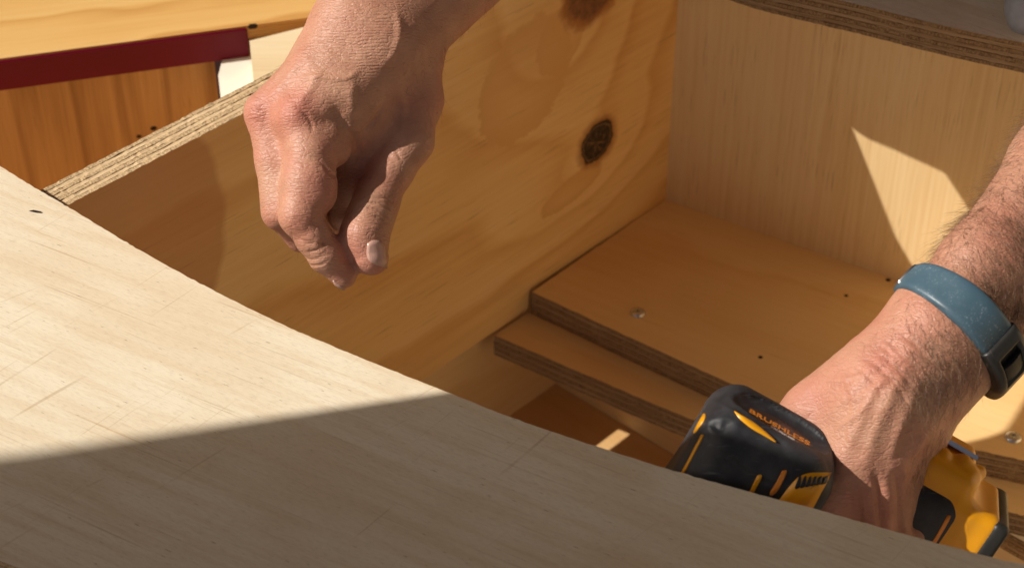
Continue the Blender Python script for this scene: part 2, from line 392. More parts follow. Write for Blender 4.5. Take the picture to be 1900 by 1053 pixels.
# screws (head with a cross recess) and small nail holes
def screw(px, py, zz, r, par, ang):
    c = onz(px, py, zz); bm = bmesh.new()
    prof = [(0, .55), (.35, .55), (.62, .50), (.86, .36), (1, .12), (1.03, -.1)]
    n = 28; rows = []
    for k, (rr, h) in enumerate(prof[1:]):
        rows.append([bm.verts.new((r*rr*cos(2*pi*i/n), r*rr*sin(2*pi*i/n), r*.55*h)) for i in range(n)])
    for r0, r1 in zip(rows, rows[1:]):
        for i in range(n): bm.faces.new((r0[i], r1[i], r1[(i+1) % n], r0[(i+1) % n]))
    # cross recess: the flat centre is sunk in a star
    cen = []
    for i in range(n):
        a = 2*pi*i/n; k = .36 if (i % 7) in (0, 1, 6) else .16
        cen.append(bm.verts.new((r*k*.9*cos(a), r*k*.9*sin(a), r*.30)))
    for i in range(n): bm.faces.new((cen[i], rows[0][i], rows[0][(i+1) % n], cen[(i+1) % n]))
    bot = [bm.verts.new((q.co.x*.6, q.co.y*.6, -r*.25)) for q in cen]
    for i in range(n): bm.faces.new((bot[i], cen[i], cen[(i+1) % n], bot[(i+1) % n])).material_index = 1
    bm.faces.new(bot).material_index = 1
    bmesh.ops.recalc_face_normals(bm, faces=bm.faces[:])
    me = bpy.data.meshes.new('screw'); bm.to_mesh(me); bm.free()
    o = link('screw', me, [M_zinc, M_hole], par, Matrix.Translation(V(c+np.array([0, 0, .0004]))) @ Matrix.Rotation(ang, 4, 'Z'))
    for q in me.polygons: q.use_smooth = True
    return o
screw(1183, 580, ZF, .0052, sh1, .3); screw(1880, 811, ZF, .0055, sh1, .9)
def pit(px, py, zz, r, par):
    bm = bmesh.new(); bmesh.ops.create_cone(bm, cap_ends=True, segments=12, radius1=r, radius2=r*.5, depth=.0008)
    me = bpy.data.meshes.new('nail_head'); bm.to_mesh(me); bm.free()
    link('nail_head', me, M_hole, par, Matrix.Translation(V(onz(px, py, zz)+np.array([0, 0, .0003]))))
pit(1570, 548, ZF, .0016, sh1); pit(1411, 662, ZF, .0018, sh1); pit(1648, 519, ZF, .002, sh1)

# ------------------------------------------------------------ near board with its curved edge
ed = [(-90, 250), (0, 308), (60, 345), (125, 383), (300, 487), (500, 590), (650, 655), (800, 715), (950, 774), (1100, 825), (1250, 872), (1400, 914), (1500, 940), (1690, 993), (1830, 1030), (2000, 1068)]
fr = spline([onz(x, y, 0) for x, y in ed], 12)
e0 = onz(35, 1053, 0); e1 = onz(0, 1040, 0); de = (e0-e1)/np.linalg.norm(e0-e1)
nb = [e1-de*.25, e1+de*.75]                            # near, straight side
polyw = [nb[0], nb[1]] + [fr[-1]+np.array([.3, -.10, 0])] + fr[::-1]
ga = math.atan2(onz(700, 810, 0)[1]-onz(200, 610, 0)[1], onz(700, 810, 0)[0]-onz(200, 610, 0)[0])
mN = frame(onz(600, 800, 0), (cos(ga), sin(ga), 0), (-sin(ga), cos(ga), 0), Z3); mi = np.array(mN.inverted())
near = board('plywood_board', [tuple((mi @ np.append(p, 1))[:2]) for p in polyw], .0190, mN, M_sheet, M_edge, None, step=.0025, seed=5, jit=.00025)
tag(near, 'large pale plywood board with a curved edge lying flat across the near side, half sunlit', 'board')
# small sliver knocked out of the face
bm = bmesh.new()
q = [onz(x, y, .0003) for x, y in ((53, 391), (62, 389), (76, 392), (79, 395), (66, 394))]
bm.faces.new([bm.verts.new(V(p)) for p in q]); me = bpy.data.meshes.new('chip'); bm.to_mesh(me); bm.free()
link('chip', me, M_hole, near)

# ------------------------------------------------------------ far board (counter) over the back panel
ef = [onz(x, y, -.020) for x, y in ((1350, 0), (1420, 23), (1600, 66), (1750, 104), (1900, 137))]
ef = [np.array([.0625, 1.114, -.02]), np.array([.0585, 1.096, -.02]), np.array([.0799, 1.078, -.02]), np.array([.1021, 1.0606, -.02])] + ef + [ef[-1]+np.array([.20, -.085, 0])]
ef = [p+np.array([0, 0, .02]) for p in spline(ef, 10)]
polyf = [p for p in ef] + [np.array([.75, 1.20, 0]), np.array([.25, 1.62, 0]), np.array([.135, 1.19, 0])]
mF = frame(np.array([.3, 1.1, 0]), (.8, -.6, 0), (.6, .8, 0), Z3); mi = np.array(mF.inverted())
far = board('plywood_counter', [tuple((mi @ np.append(p, 1))[:2]) for p in polyf], .0195, mF, M_sheet, M_edged, None, step=.0025, seed=8, jit=.0003)  # brown edge material: shade on this edge is put into its colour
tag(far, 'shaded plywood counter piece with curved layered edge above the back panel', 'board')

def clip_left(poly, d0):
    """keep the part of a plan polygon that lies left of the divider's left face"""
    out = []; sd = [float((p-DA)@DN)+d0 for p in poly]
    for i, p in enumerate(poly):
        j = (i+1) % len(poly); q = poly[j]
        if sd[i] <= 0: out.append(p)
        if sd[i]*sd[j] < 0: out.append(p+(q-p)*sd[i]/(sd[i]-sd[j]))
    return out
# ------------------------------------------------------------ left background
zo = -.085
o1, o2 = onz(0, 112, zo), onz(458, 51, zo)
ou = (o2-o1)/np.linalg.norm(o2-o1); on_ = np.array([-ou[1], ou[0], 0])
Lr = float((o2-o1)@ou); mwO = frame(o1, ou, on_, Z3)
def left_of(loc, m, d0):
    mi = np.array(m.inverted()); ma = np.array(m)
    return [tuple((mi @ np.append(p, 1))[:2]) for p in clip_left([(ma @ np.array([x, y, 0, 1]))[:3] for x, y in loc], d0)]
plank = board('pine_plank', left_of([(-.3, 0.002), (.60, 0.002), (.60, .42), (-.3, .42)], mwO, TD+.002), .010, mwO, M_orange, M_orange, None)
tag(plank, 'orange varnished pine plank at the top left above the dark red rail', 'plank')
rail = boxm('red_rail', (-.3, -.0012, -.0225), (Lr, .0016, -.0008), M_red, None, mwO, .0007)
tag(rail, 'dark red painted rail below the orange plank', 'rail')
bs = board('backing_strip', left_of([(Lr+.001, 0.0), (.60, 0.0), (.60, .018), (Lr+.001, .018)], mwO, TD+.003), .022, frame(o1-Z3*.0105, ou, on_, Z3), M_shelf, M_shelf, None)
tag(bs, 'raw wooden strip continuing right of the red rail', 'strip')
ph = boxm('dowel_hole', (-.0032, -.0006, -.0018), (.0032, .0004, .0018), M_hole, bs, frame(onp(469, 49, o1, on_), ou, on_, Z3), .0009)
# brown panel below the rail
bp = o1+on_*.016; mwP = frame(bp-Z3*.0120, Z3, -ou, -on_)
Lp = float((onp(402, 150, bp, on_)-bp)@ou)
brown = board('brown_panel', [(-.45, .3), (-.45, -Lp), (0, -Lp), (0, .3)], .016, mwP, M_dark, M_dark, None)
tag(brown, 'brown upright pine panel in shade below the red rail', 'panel')
for px, py, r in ((285, 238, .0022), (258, 253, .0018)):
    c = onp(px, py, bp, on_); boxm('nail_hole', (-r, -.0006, -r*.7), (r, .0004, r*.7), M_hole, brown, frame(c, ou, on_, Z3), .0008)
# cream offcut and white block between rail and divider
zc = -.0885
c0, c1, c2 = onz(463, 78, zc), onz(640, 30, zc), onz(482, 150, zc)
def plan_block(name, px, z, T, mat, d0):
    poly = clip_left([onz(x, y, z) for x, y in px], d0); o = poly[0]
    return board(name, [tuple((p-o)[:2]) for p in poly][::-1], T, frame(o, (1, 0, 0), (0, 1, 0), Z3), mat, mat, None, layers=1, jit=0)
off = plan_block('cream_offcut', [(463, 76), (630, 34), (660, 150), (474, 190)], zc, .024, M_cream, TD+.001)
tag(off, 'cream sunlit wooden offcut lying behind the divider beside the wrist', 'offcut')
zw = -.107
w0, w1, w2 = onz(406, 120, zw), onz(500, 92, zw), onz(409, 140, zw)
wb = plan_block('white_block', [(405, 140), (412, 112), (560, 80), (560, 200), (418, 190), (410, 176)], zw, .030, M_white, TD+.0015)
tag(wb, 'small whitewashed wooden block poking out under the cream offcut', 'block')
# floor and outer wall of the left compartment
LFP = clip_left([np.array(p) for p in ((-.62, .45, -.36), (-.1, .45, -.36), (.35, 1.25, -.36), (-.62, 1.25, -.36))], TD+.002)
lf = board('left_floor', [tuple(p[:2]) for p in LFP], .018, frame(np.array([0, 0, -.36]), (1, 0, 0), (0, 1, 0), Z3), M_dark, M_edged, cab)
# dark red frame rail under the near board's near side
fr_ = boxm('frame_rail', (-.3, -.06, -.06), (.9, -.012, -.012), M_red, None, frame(e1, de, np.array([-de[1], de[0], 0]), Z3), .002)
tag(fr_, 'dark red rail just showing under the bottom left corner of the near board', 'rail')

# ------------------------------------------------------------ sculpting: distance fields -> surface nets
MC = frame(CP, RT, UP, -FW)                            # the person's own frame; lengths inside the field are mm
def pc(px, py, w, dz=0.):
    W = w-dz; return np.array([(px-950)*W/FPX, -(py-526.5)*W/FPX, -W])
def smin(a, b, k):
    if k <= 0: return np.minimum(a, b)
    h = np.maximum(k-np.abs(a-b), 0)/k
    return np.minimum(a, b)-h*h*k*.25
CULL = [None, 0.]
def far_off(a, b, r):
    if CULL[0] is None: return False
    ab = b-a; t = min(1, max(0, float((CULL[0]-a)@ab)/(float(ab@ab)+1e-9)))
    return np.linalg.norm(CULL[0]-a-t*ab)-CULL[1]-r > 34
def cap(P, a, b, ra, rb):
    if far_off(a, b, max(ra, rb)): return np.full(len(P), 40.)
    ab = b-a; L2 = float(ab@ab)+1e-9
    t = np.clip(((P-a)@ab)/L2, 0, 1); d = P-a-t[:, None]*ab
    return np.sqrt((d*d).sum(1))-(ra+(rb-ra)*t)
def ell(P, c, ax, r):
    """ellipsoid; ax rows are unit axes"""
    q = (P-c)@np.array(ax).T; q1 = q/np.array(r); k0 = np.sqrt((q1*q1).sum(1)); k1 = np.sqrt(((q1/np.array(r))**2).sum(1))+1e-9
    return k0*(k0-1)/k1
def rbox(P, c, ax, h, r):
    q = np.abs((P-c)@np.array(ax).T)-(np.array(h)-r)
    return np.sqrt((np.maximum(q, 0)**2).sum(1))+np.minimum(q.max(1), 0)-r
def chain(P, pts, k):
    d = None
    for (a, ra), (b, rb) in zip(pts, pts[1:]):
        e = cap(P, a, b, ra, rb); d = e if d is None else smin(d, e, k)
    return d
def nets(f, lo, hi, h):
    """surface nets over a sparse grid; returns verts (mm), quads"""
    lo = np.array(lo, float); B = 6
    n = (np.ceil((np.array(hi)-lo)/(h*B)).astype(int))*B+1
    nb_ = (n-1)//B
    g = [lo[i]+(np.arange(nb_[i])+.5)*B*h for i in range(3)]
    C = np.stack(np.meshgrid(*g, indexing='ij'), -1).reshape(-1, 3)
    dc = f(C); act = np.abs(dc) < B*h*1.15
    D = np.repeat(np.repeat(np.repeat(dc.reshape(nb_), B, 0), B, 1), B, 2)
    D = np.pad(D, ((0, 1),)*3, mode='edge').astype(np.float32)
    ids = np.argwhere(act.reshape(nb_)); o = np.stack(np.meshgrid(*(np.arange(B+1),)*3, indexing='ij'), -1).reshape(-1, 3)
    key = (ids//5)@np.array([1, 1000, 1000000]); od = np.argsort(key, kind='stable'); ids = ids[od]; key = key[od]
    cut = np.flatnonzero(np.diff(key))+1
    for g_ in np.split(ids, cut):
        I = (g_[:, None, :]*B+o[None]).reshape(-1, 3); P = lo+I*h
        c0_, c1_ = P.min(0), P.max(0); CULL[0] = (c0_+c1_)/2; CULL[1] = float(np.linalg.norm(c1_-c0_)/2)
        D[I[:, 0], I[:, 1], I[:, 2]] = f(P)
    CULL[0] = None
    S = D < 0
    cc = np.zeros(tuple(n-1), np.int8)
    for a in (0, 1):
        for b in (0, 1):
            for c in (0, 1): cc += S[a:n[0]-1+a, b:n[1]-1+b, c:n[2]-1+c]
    m = (cc > 0) & (cc < 8); cells = np.argwhere(m); idx = -np.ones(m.shape, np.int64); idx[m] = np.arange(len(cells))
    acc = np.zeros((len(cells), 3)); cnt = np.zeros(len(cells))
    cs = [(a, b, c) for a in (0, 1) for b in (0, 1) for c in (0, 1)]
    for i, p in enumerate(cs):
        for q in cs[i+1:]:
            df = np.array(q)-np.array(p)
            if np.abs(df).sum() != 1: continue
            A = D[cells[:, 0]+p[0], cells[:, 1]+p[1], cells[:, 2]+p[2]]; Bv = D[cells[:, 0]+q[0], cells[:, 1]+q[1], cells[:, 2]+q[2]]
            x = (A < 0) != (Bv < 0); t = np.where(x, A/(A-Bv+1e-12), 0)
            acc[x] += (np.array(p)+t[:, None]*df)[x]; cnt[x] += 1
    v = lo+(cells+acc/cnt[:, None])*h
    quads = []
    for ax in range(3):
        u, w = (ax+1) % 3, (ax+2) % 3
        sl0 = [slice(None)]*3; sl1 = [slice(None)]*3; sl0[ax] = slice(0, -1); sl1[ax] = slice(1, None)
        E = S[tuple(sl0)] != S[tuple(sl1)]; flip = S[tuple(sl0)]
        e = np.argwhere(E); e = e[(e[:, u] > 0) & (e[:, w] > 0) & (e[:, u] < n[u]-1) & (e[:, w] < n[w]-1)]
        fl = flip[e[:, 0], e[:, 1], e[:, 2]]
        def at(du, dw):
            k = e.copy(); k[:, u] += du; k[:, w] += dw; return idx[k[:, 0], k[:, 1], k[:, 2]]
        q = np.stack([at(-1, -1), at(0, -1), at(0, 0), at(-1, 0)], 1)
        q[~fl] = q[~fl][:, ::-1]; quads.append(q)
    q = np.concatenate(quads); q = q[(q >= 0).all(1)]
    return v, q
def grad(f, P, e=.25):
    g = np.stack([f(P+np.eye(3)[i]*e)-f(P-np.eye(3)[i]*e) for i in range(3)], 1)
    return g/(np.linalg.norm(g, axis=1, keepdims=True)+1e-9)
def hit(f, px, py, w0, w1, step=1.0):
    """first surface point of field f along the sight line"""
    W = np.arange(w0, w1, step); P = np.stack([(px-950)*W/FPX, -(py-526.5)*W/FPX, -W], 1); d = f(P)
    k = np.argmax(d < .05) if (d < .05).any() else int(np.argmin(d))
    a = W[max(0, k-1)]; b = W[k]
    for _ in range(12):
        m = (a+b)/2; q = np.array([[(px-950)*m/FPX, -(py-526.5)*m/FPX, -m]])
        if f(q)[0] < 0: b = m
        else: a = m
    return pc(px, py, b)
def dense(pts, step=.8):
    return np.array(resample(spline(pts, 6), step))
def dist_to(Vt, L, taper=False):
    tp = np.zeros(len(Vt))
    out = np.full(len(Vt), 1e9)
    lo = L.min(0)-14; hi = L.max(0)+14; m = ((Vt > lo) & (Vt < hi)).all(1); S_ = Vt[m]
    if len(S_):
        D2_ = ((S_[:, None, :]-L[None])**2).sum(2); k = D2_.argmin(1); t = (k+.5)/len(L)
        out[m] = np.sqrt(D2_.min(1)); tp[m] = np.clip(np.minimum(t, 1-t)*4, 0, 1)**.8
    return (out, tp) if taper else out
def vnoise(P, scale, seed=0):
    """cheap smooth value noise in numpy"""
    Q = P*scale+seed*17.3; i = np.floor(Q).astype(np.int64); fr = Q-i; fr = fr*fr*(3-2*fr)
    def hsh(a): 
        n = a[:, 0]*73856093 ^ a[:, 1]*19349663 ^ a[:, 2]*83492791
        n = (n ^ (n >> 13))*1274126177 & 0x7fffffff
        return (n % 10007)/10007.
    r = 0
    for dx in (0, 1):
        for dy in (0, 1):
            for dz in (0, 1):
                w = (fr[:, 0] if dx else 1-fr[:, 0])*(fr[:, 1] if dy else 1-fr[:, 1])*(fr[:, 2] if dz else 1-fr[:, 2])
                r = r+w*hsh(i+np.array([dx, dy, dz]))
    return r*2-1

# ------------------------------------------------------------ skin
s = NT('skin'); co = s.coord()
at_ = lambda n: s.n('ShaderNodeAttribute', attribute_name=n).outputs['Fac']
red, wra, wrb, hairy = at_('red'), at_('wrinkle_a'), at_('wrinkle_b'), at_('hairy')
mot = s.noise(co, 90, 4, .6); mot2 = s.noise(co, 420, 3, .6); big_ = s.noise(co, 26, 2, .5)
c = s.ramp(mot, [(.3, (.42, .205, .128)), (.5, (.46, .238, .150)), (.72, (.495, .268, .170))])
c = s.mix(s.math('MULTIPLY', red, .8), c, (.475, .165, .120))
c = s.mix(s.math('MULTIPLY', s.range(mot2, .56, .72), .30), c, (.46, .205, .130))
c = s.mix(s.math('MULTIPLY', s.range(big_, .46, .66), .5), c, (.47, .175, .115))
fr_k = s.n('ShaderNodeTexVoronoi'); s.l(co, fr_k.inputs['Vector']); fr_k.inputs['Scale'].default_value = 130
fk = s.range(fr_k.outputs['Distance'], .16, .07); fk = s.math('MULTIPLY', fk, s.range(s.noise(co, 45, 2), .54, .6))
c = s.mix(s.math('MULTIPLY', fk, .45), c, (.27, .10, .055))
c = s.mix(s.math('MULTIPLY', hairy, .22), c, (.22, .10, .055))
vor = s.n('ShaderNodeTexVoronoi', feature='DISTANCE_TO_EDGE'); s.l(s.vmath('ADD', co, (0, 0, 0)), vor.inputs['Vector']); vor.inputs['Scale'].default_value = 620
vor2 = s.n('ShaderNodeTexVoronoi', feature='DISTANCE_TO_EDGE'); s.l(co, vor2.inputs['Vector']); vor2.inputs['Scale'].default_value = 260
h = s.math('ADD', s.math('MULTIPLY', s.range(vor.outputs['Distance'], 0, .22), .22), s.math('MULTIPLY', s.range(vor2.outputs['Distance'], 0, .10), .25))
h = s.math('ADD', h, s.math('MULTIPLY', s.noise(co, 900, 3, .7), .7))
lw = s.n('ShaderNodeTexVoronoi', feature='DISTANCE_TO_EDGE'); dj = s.n('ShaderNodeTexNoise'); s.l(co, dj.inputs['Vector']); dj.inputs['Scale'].default_value = 60
s.l(s.vmath('ADD', s.map(co, rot=(0, 0, .25), sc=(170, 520, 300)), s.vmath('MULTIPLY', dj.outputs['Color'], (3., 3., 3.))), lw.inputs['Vector']); lw.inputs['Scale'].default_value = 1
h = s.math('ADD', h, s.math('MULTIPLY', s.range(lw.outputs['Distance'], 0, .16), .7))
b1 = s.bump(h, .42, .0005)
def wr(rot, mask, freq, prev):
    m = s.map(co, rot=(0, 0, rot), sc=(26, freq, 26)); d = s.noise(s.map(co, sc=(70, 70, 70)), 1, 3, .6)
    sp = s.n('ShaderNodeSeparateXYZ'); s.l(m, sp.inputs[0])
    wv = s.math('SINE', s.math('ADD', sp.outputs[1], s.math('MULTIPLY', d, 12.)))
    wv = s.math('MULTIPLY', s.math('MULTIPLY', s.math('ABSOLUTE', wv), mask), s.range(s.noise(s.map(m, sc=(.8, .06, .8)), 1, 2), .3, .6))
    return s.bump(wv, .38, .0008, prev)
b2 = wr(-.12, wra, 1900, b1); b3 = wr(radians(48), wrb, 1000, b2)
M_skin = s.fin(c, s.range(mot2, .3, .7, .42, .58), b3, .45)
s.b.inputs['Subsurface Weight'].default_value = .13; s.b.inputs['Subsurface Scale'].default_value = .0035
s.b.inputs['Subsurface Radius'].default_value = (1, .30, .16)
s = NT('fingernail'); co = s.coord()
st_ = s.noise(s.map(co, sc=(1500, 120, 1500)), 1, 2)
M_nail = s.fin(s.ramp(st_, [(.3, (.48, .275, .21)), (.7, (.54, .325, .255))]), .3, s.bump(st_, .1, .0003), .5)

# ------------------------------------------------------------ right hand (left in the picture): pinching, fingers curled
WA = 1000.
def A(px, py, dz, r): return (pc(px, py, WA, dz), r)
ELA = pc(1140, -440, 1160)
Awrist = [A(672, 45, -4, 21), (pc(1085, -470, 1160), 40)]
Awrist2 = [A(735, 72, -6, 21), (pc(1195, -400, 1160), 38)]
A_mc = [
    [A(650, 60, -2, 22), A(700, 100, -4, 21), A(752, 120, -10, 15)],
    [A(718, 92, 6, 16), A(640, 165, 13, 15), A(556, 214, 19, 12.2)],      # index
    [A(690, 75, 1, 18), A(590, 140, 6, 16), A(494, 207, 4, 10.8)],        # middle
    [A(670, 65, -10, 17), A(600, 120, -10, 16), A(512, 190, -16, 11)],     # ring
    [A(655, 60, -22, 15), A(600, 110, -26, 14), A(535, 175, -34, 10)],     # little
    [A(756, 105, -12, 15), A(772, 185, -11, 13.6), A(760, 262, -3, 11.5)],  # thumb metacarpal
    [A(700, 130, 2, 15), A(668, 195, 8, 12), A(630, 236, 13, 10)],        # first interosseous
    [A(745, 170, -8, 13), A(690, 235, -4, 11), A(650, 262, 2, 9)],           # web
    [A(650, 240, -14, 12), A(690, 190, -12, 14)],
    [A(735, 200, -16, 16), A(708, 270, -14, 15), A(684, 330, -8, 13)],
    [A(660, 270, -12, 12), A(650, 350, -16, 11), A(640, 400, -14, 9)],
]
A_fing = [
    [A(560, 228, 18, 12), A(578, 285, 22, 12.2), A(572, 340, 26, 12.6), A(557, 401, 30, 11.0)],
    [A(562, 402, 30, 10.2), A(582, 440, 28, 8.8), A(605, 473, 25, 8.4), A(637, 511, 20, 6.7)],
    [A(494, 212, 3, 10.2), A(512, 300, 8, 9.8), A(519, 392, 12, 9.6)],
    [A(521, 394, 10, 9.0), A(560, 435, -6, 8.2), A(598, 455, -16, 7.2)],
    [A(512, 195, -17, 10), A(530, 290, -14, 9.5), A(540, 380, -12, 9)],
    [A(540, 382, -13, 8.6), A(580, 410, -26, 7.8), A(610, 420, -32, 7)],
    [A(535, 178, -34, 9), A(560, 260, -34, 8.2), A(575, 340, -34, 7.6)],
]
A_thumb = [
    [A(760, 262, -3, 11.8), A(726, 318, 0, 10.8), A(697, 376, 8, 11.4), A(688, 402, 14, 11.8)],
    [A(688, 400, 14, 12), A(676, 438, 19, 12), A(688, 477, 21, 9.0)],
]
A_pads = [A(606, 262, 20, 8.5), A(622, 280, 17, 7.5)]
A_pad2 = [A(586, 330, 27, 9.6), A(590, 362, 28, 9.2)]
def fA(P):
    P = np.asarray(P, float)
    d = smin(chain(P, Awrist, 4), chain(P, Awrist2, 4), 26)
    for c_ in A_mc: d = smin(d, chain(P, c_, 4), 11)
    d = smin(d, cap(P, A_pads[0][0], A_pads[1][0], A_pads[0][1], A_pads[1][1]), 5)
    fi = chain(P, A_fing[0], 4); fi = smin(fi, cap(P, A_pad2[0][0], A_pad2[1][0], A_pad2[0][1], A_pad2[1][1]), 4)
    fi = smin(fi, chain(P, A_fing[1], 4), 2.5)
    mi_ = smin(chain(P, A_fing[2], 4), chain(P, A_fing[3], 4), 2)
    ri = smin(chain(P, A_fing[4], 4), chain(P, A_fing[5], 4), 2)
    fg = smin(smin(fi, mi_, 9), smin(ri, chain(P, A_fing[6], 4), 2.), 2.)
    d = smin(d, fg, 4.5)
    th = smin(chain(P, A_thumb[0], 4), chain(P, A_thumb[1], 4), 2.5)
    return smin(d, th, 5)

# ------------------------------------------------------------ left hand (right in the picture): round the drill grip
WB = 890.
def Bp(px, py, dz, r): return (pc(px, py, WB, dz), r)
B_arm1 = [Bp(1736, 578, -2, 16.5), Bp(1824, 492, -14, 19), Bp(1978, 318, -50, 25), Bp(2200, 60, -130, 34)]
B_arm2 = [Bp(1806, 634, -19, 16), Bp(1888, 530, -34, 20), Bp(2030, 330, -68, 30), Bp(2240, 70, -130, 38)]
B_mc = [
    [Bp(1710, 612, -2, 18), Bp(1614, 694, 0, 16), Bp(1510, 762, -8, 13.5)],      # thumb metacarpal
    [Bp(1738, 625, 4, 20), Bp(1640, 745, 12, 19), Bp(1565, 878, 8, 14)],        # index
    [Bp(1760, 645, 2, 20), Bp(1662, 768, 6, 18), Bp(1608, 905, 6, 13.5)],      # middle
    [Bp(1780, 660, -5, 19), Bp(1684, 788, -10, 16), Bp(1646, 915, -4, 12)],   # ring
    [Bp(1778, 664, -22, 16), Bp(1700, 798, -26, 13.5), Bp(1676, 890, -17, 10.5)],  # little
    [Bp(1575, 740, -2, 14), Bp(1530, 805, -8, 13), Bp(1560, 870, 0, 13)],       # web
    [Bp(1620, 750, 4, 18), Bp(1600, 840, 6, 15)],
    [Bp(1672, 805, -16, 16), Bp(1655, 900, -18, 13)],
]
B_fing = [
    [Bp(1510, 762, -8, 12.5), Bp(1455, 800, -30, 11), Bp(1400, 850, -52, 9.5)],
    [Bp(1565, 880, 7, 12.5), Bp(1545, 985, 0, 11), Bp(1470, 1030, -30, 9.5), Bp(1440, 990, -46, 8)],
    [Bp(1615, 908, 8, 12.2), Bp(1618, 1020, 6, 11), Bp(1560, 1080, -24, 9.5), Bp(1530, 1040, -46, 8)],
    [Bp(1646, 918, -4, 11), Bp(1652, 1018, -1, 10.2), Bp(1620, 1080, -24, 9), Bp(1590, 1040, -46, 8)],
    [Bp(1676, 893, -17, 9.6), Bp(1688, 985, -12, 8.6), Bp(1670, 1050, -26, 8), Bp(1640, 1020, -44, 7)],
]
def fB(P):
    P = np.asarray(P, float)
    d = smin(chain(P, B_arm1, 10), chain(P, B_arm2, 10), 26)
    for c_ in B_mc: d = smin(d, chain(P, c_, 5), 12)
    fg = None
    for c_ in B_fing[1:]:
        e = chain(P, c_, 4); fg = e if fg is None else smin(fg, e, 2.0)
    d = smin(d, fg, 6)
    return smin(d, chain(P, B_fing[0], 5), 6)

def sculpt(f, lo, hi, h, w0, w1, feats, red_spots, wrk, hair_spots):
    v, q = nets(f, lo, hi, h)
    n = grad(f, v)
    v = v-n*f(v)[:, None]                               # land exactly on the field
    off = np.zeros(len(v))
    for pts, wdt, dep in feats:
        L = dense([hit(f, x, y, w0, w1) for x, y in pts])
        d, tp = dist_to(v, L, True); off += dep*tp*np.exp(-(d/wdt)**2)
    off += .28*vnoise(v, 1/9., 1)+.09*vnoise(v, 1/4., 2)+.04*vnoise(v, 1/1.8, 3)
    v = v+n*off[:, None]
    def spots(S_):
        r = np.zeros(len(v))
        for x, y, rad, st in S_:
            c_ = hit(f, x, y, w0, w1); r = np.maximum(r, st*np.exp(-((v-c_)**2).sum(1)/rad**2))
        return r
    return v, q, n, spots(red_spots), spots(wrk), spots(hair_spots)

feA = [  # creases (negative) and ridges (positive): pixel path, width mm, depth mm
    ([(594, 303), (606, 311), (618, 324), (627, 333)], 1.3, -1.3),
    ([(640, 240), (660, 262), (672, 300)], 2.2, -1.5),
    ([(545, 437), (575, 452), (600, 452), (622, 432)], 1.4, -1.3),
    ([(560, 478), (580, 482), (604, 472)], .8, -.5), ([(570, 492), (592, 492), (612, 480)], .8, -.5), ([(556, 466), (580, 466), (600, 458)], .8, -.45),
    ([(682, 374), (700, 376), (718, 384), (730, 392)], .9, -.9), ([(680, 384), (698, 388), (714, 398), (727, 406)], .8, -.75), ([(690, 398), (708, 406), (724, 418)], .8, -.65), ([(684, 366), (706, 366), (730, 374)], .8, -.5),
    ([(654, 140), (652, 180), (656, 225)], 2.6, .7),
    ([(600, 130), (570, 170), (552, 200)], 3.2, 1.0), ([(560, 110), (520, 160), (490, 195)], 3., .7),
    ([(540, 150), (590, 143), (640, 146), (668, 128)], 1.7, .9),
    ([(700, 130), (730, 100), (742, 60), (735, 20)], 2.2, .9),
    ([(618, 196), (628, 220), (646, 240)], 3., -1.4),
    ([(735, 140), (748, 200), (745, 250)], 2.4, .9), ([(760, 90), (765, 150)], 2., -.8),
    ([(664, 254), (680, 240), (700, 215), (712, 190)], 2.2, -1.3),
    ([(545, 178), (545, 205), (547, 232)], 5., .6), ([(476, 180), (477, 205), (480, 225)], 4.5, .45),
    ([(513, 180), (514, 200), (513, 225)], 2.4, -.6),
    ([(540, 200), (560, 203)], .6, -.35), ([(536, 216), (562, 218)], .6, -.35), ([(537, 188), (558, 189)], .6, -.3), ([(466, 205), (484, 209)], .6, -.35), ([(466, 222), (484, 226)], .6, -.3),
    ([(546, 400), (556, 408), (566, 412)], .6, -.4), ([(532, 395), (545, 410), (556, 418)], .6, -.4),
    ([(560, 205), (576, 225), (580, 245)], 1., -.5),
    ([(720, 265), (735, 280), (745, 300)], .8, -.4), ([(715, 285), (735, 300)], .8, -.4),
]
# thumb nail bed
redA = [(547, 205, 13, 1.), (478, 208, 11, .95), (600, 345, 13, .8), (550, 415, 9, .4), (660, 470, 12, .75), (640, 510, 9, .6), (690, 500, 9, .75), (512, 405, 9, .5), (610, 275, 9, .5), (540, 300, 12, .45), (640, 40, 25, .15)]
wrkA = [(600, 150, 20, .4), (560, 330, 14, .35), (520, 300, 12, .35), (700, 390, 10, .5), (550, 205, 9, .6), (480, 205, 8, .6), (660, 70, 26, 1.), (700, 30, 24, 1.), (620, 80, 16, .9), (745, 60, 12, .4)]
hairA = [(800, 60, 22, .5), (780, 180, 10, .35), (860, 20, 20, .5)]
vA, qA, nA, rA, wA_, hA = sculpt(fA, [-165, -40, -1190], [95, 220, -905], .62, 900, 1120, feA, redA, wrkA, hairA)
keep = None

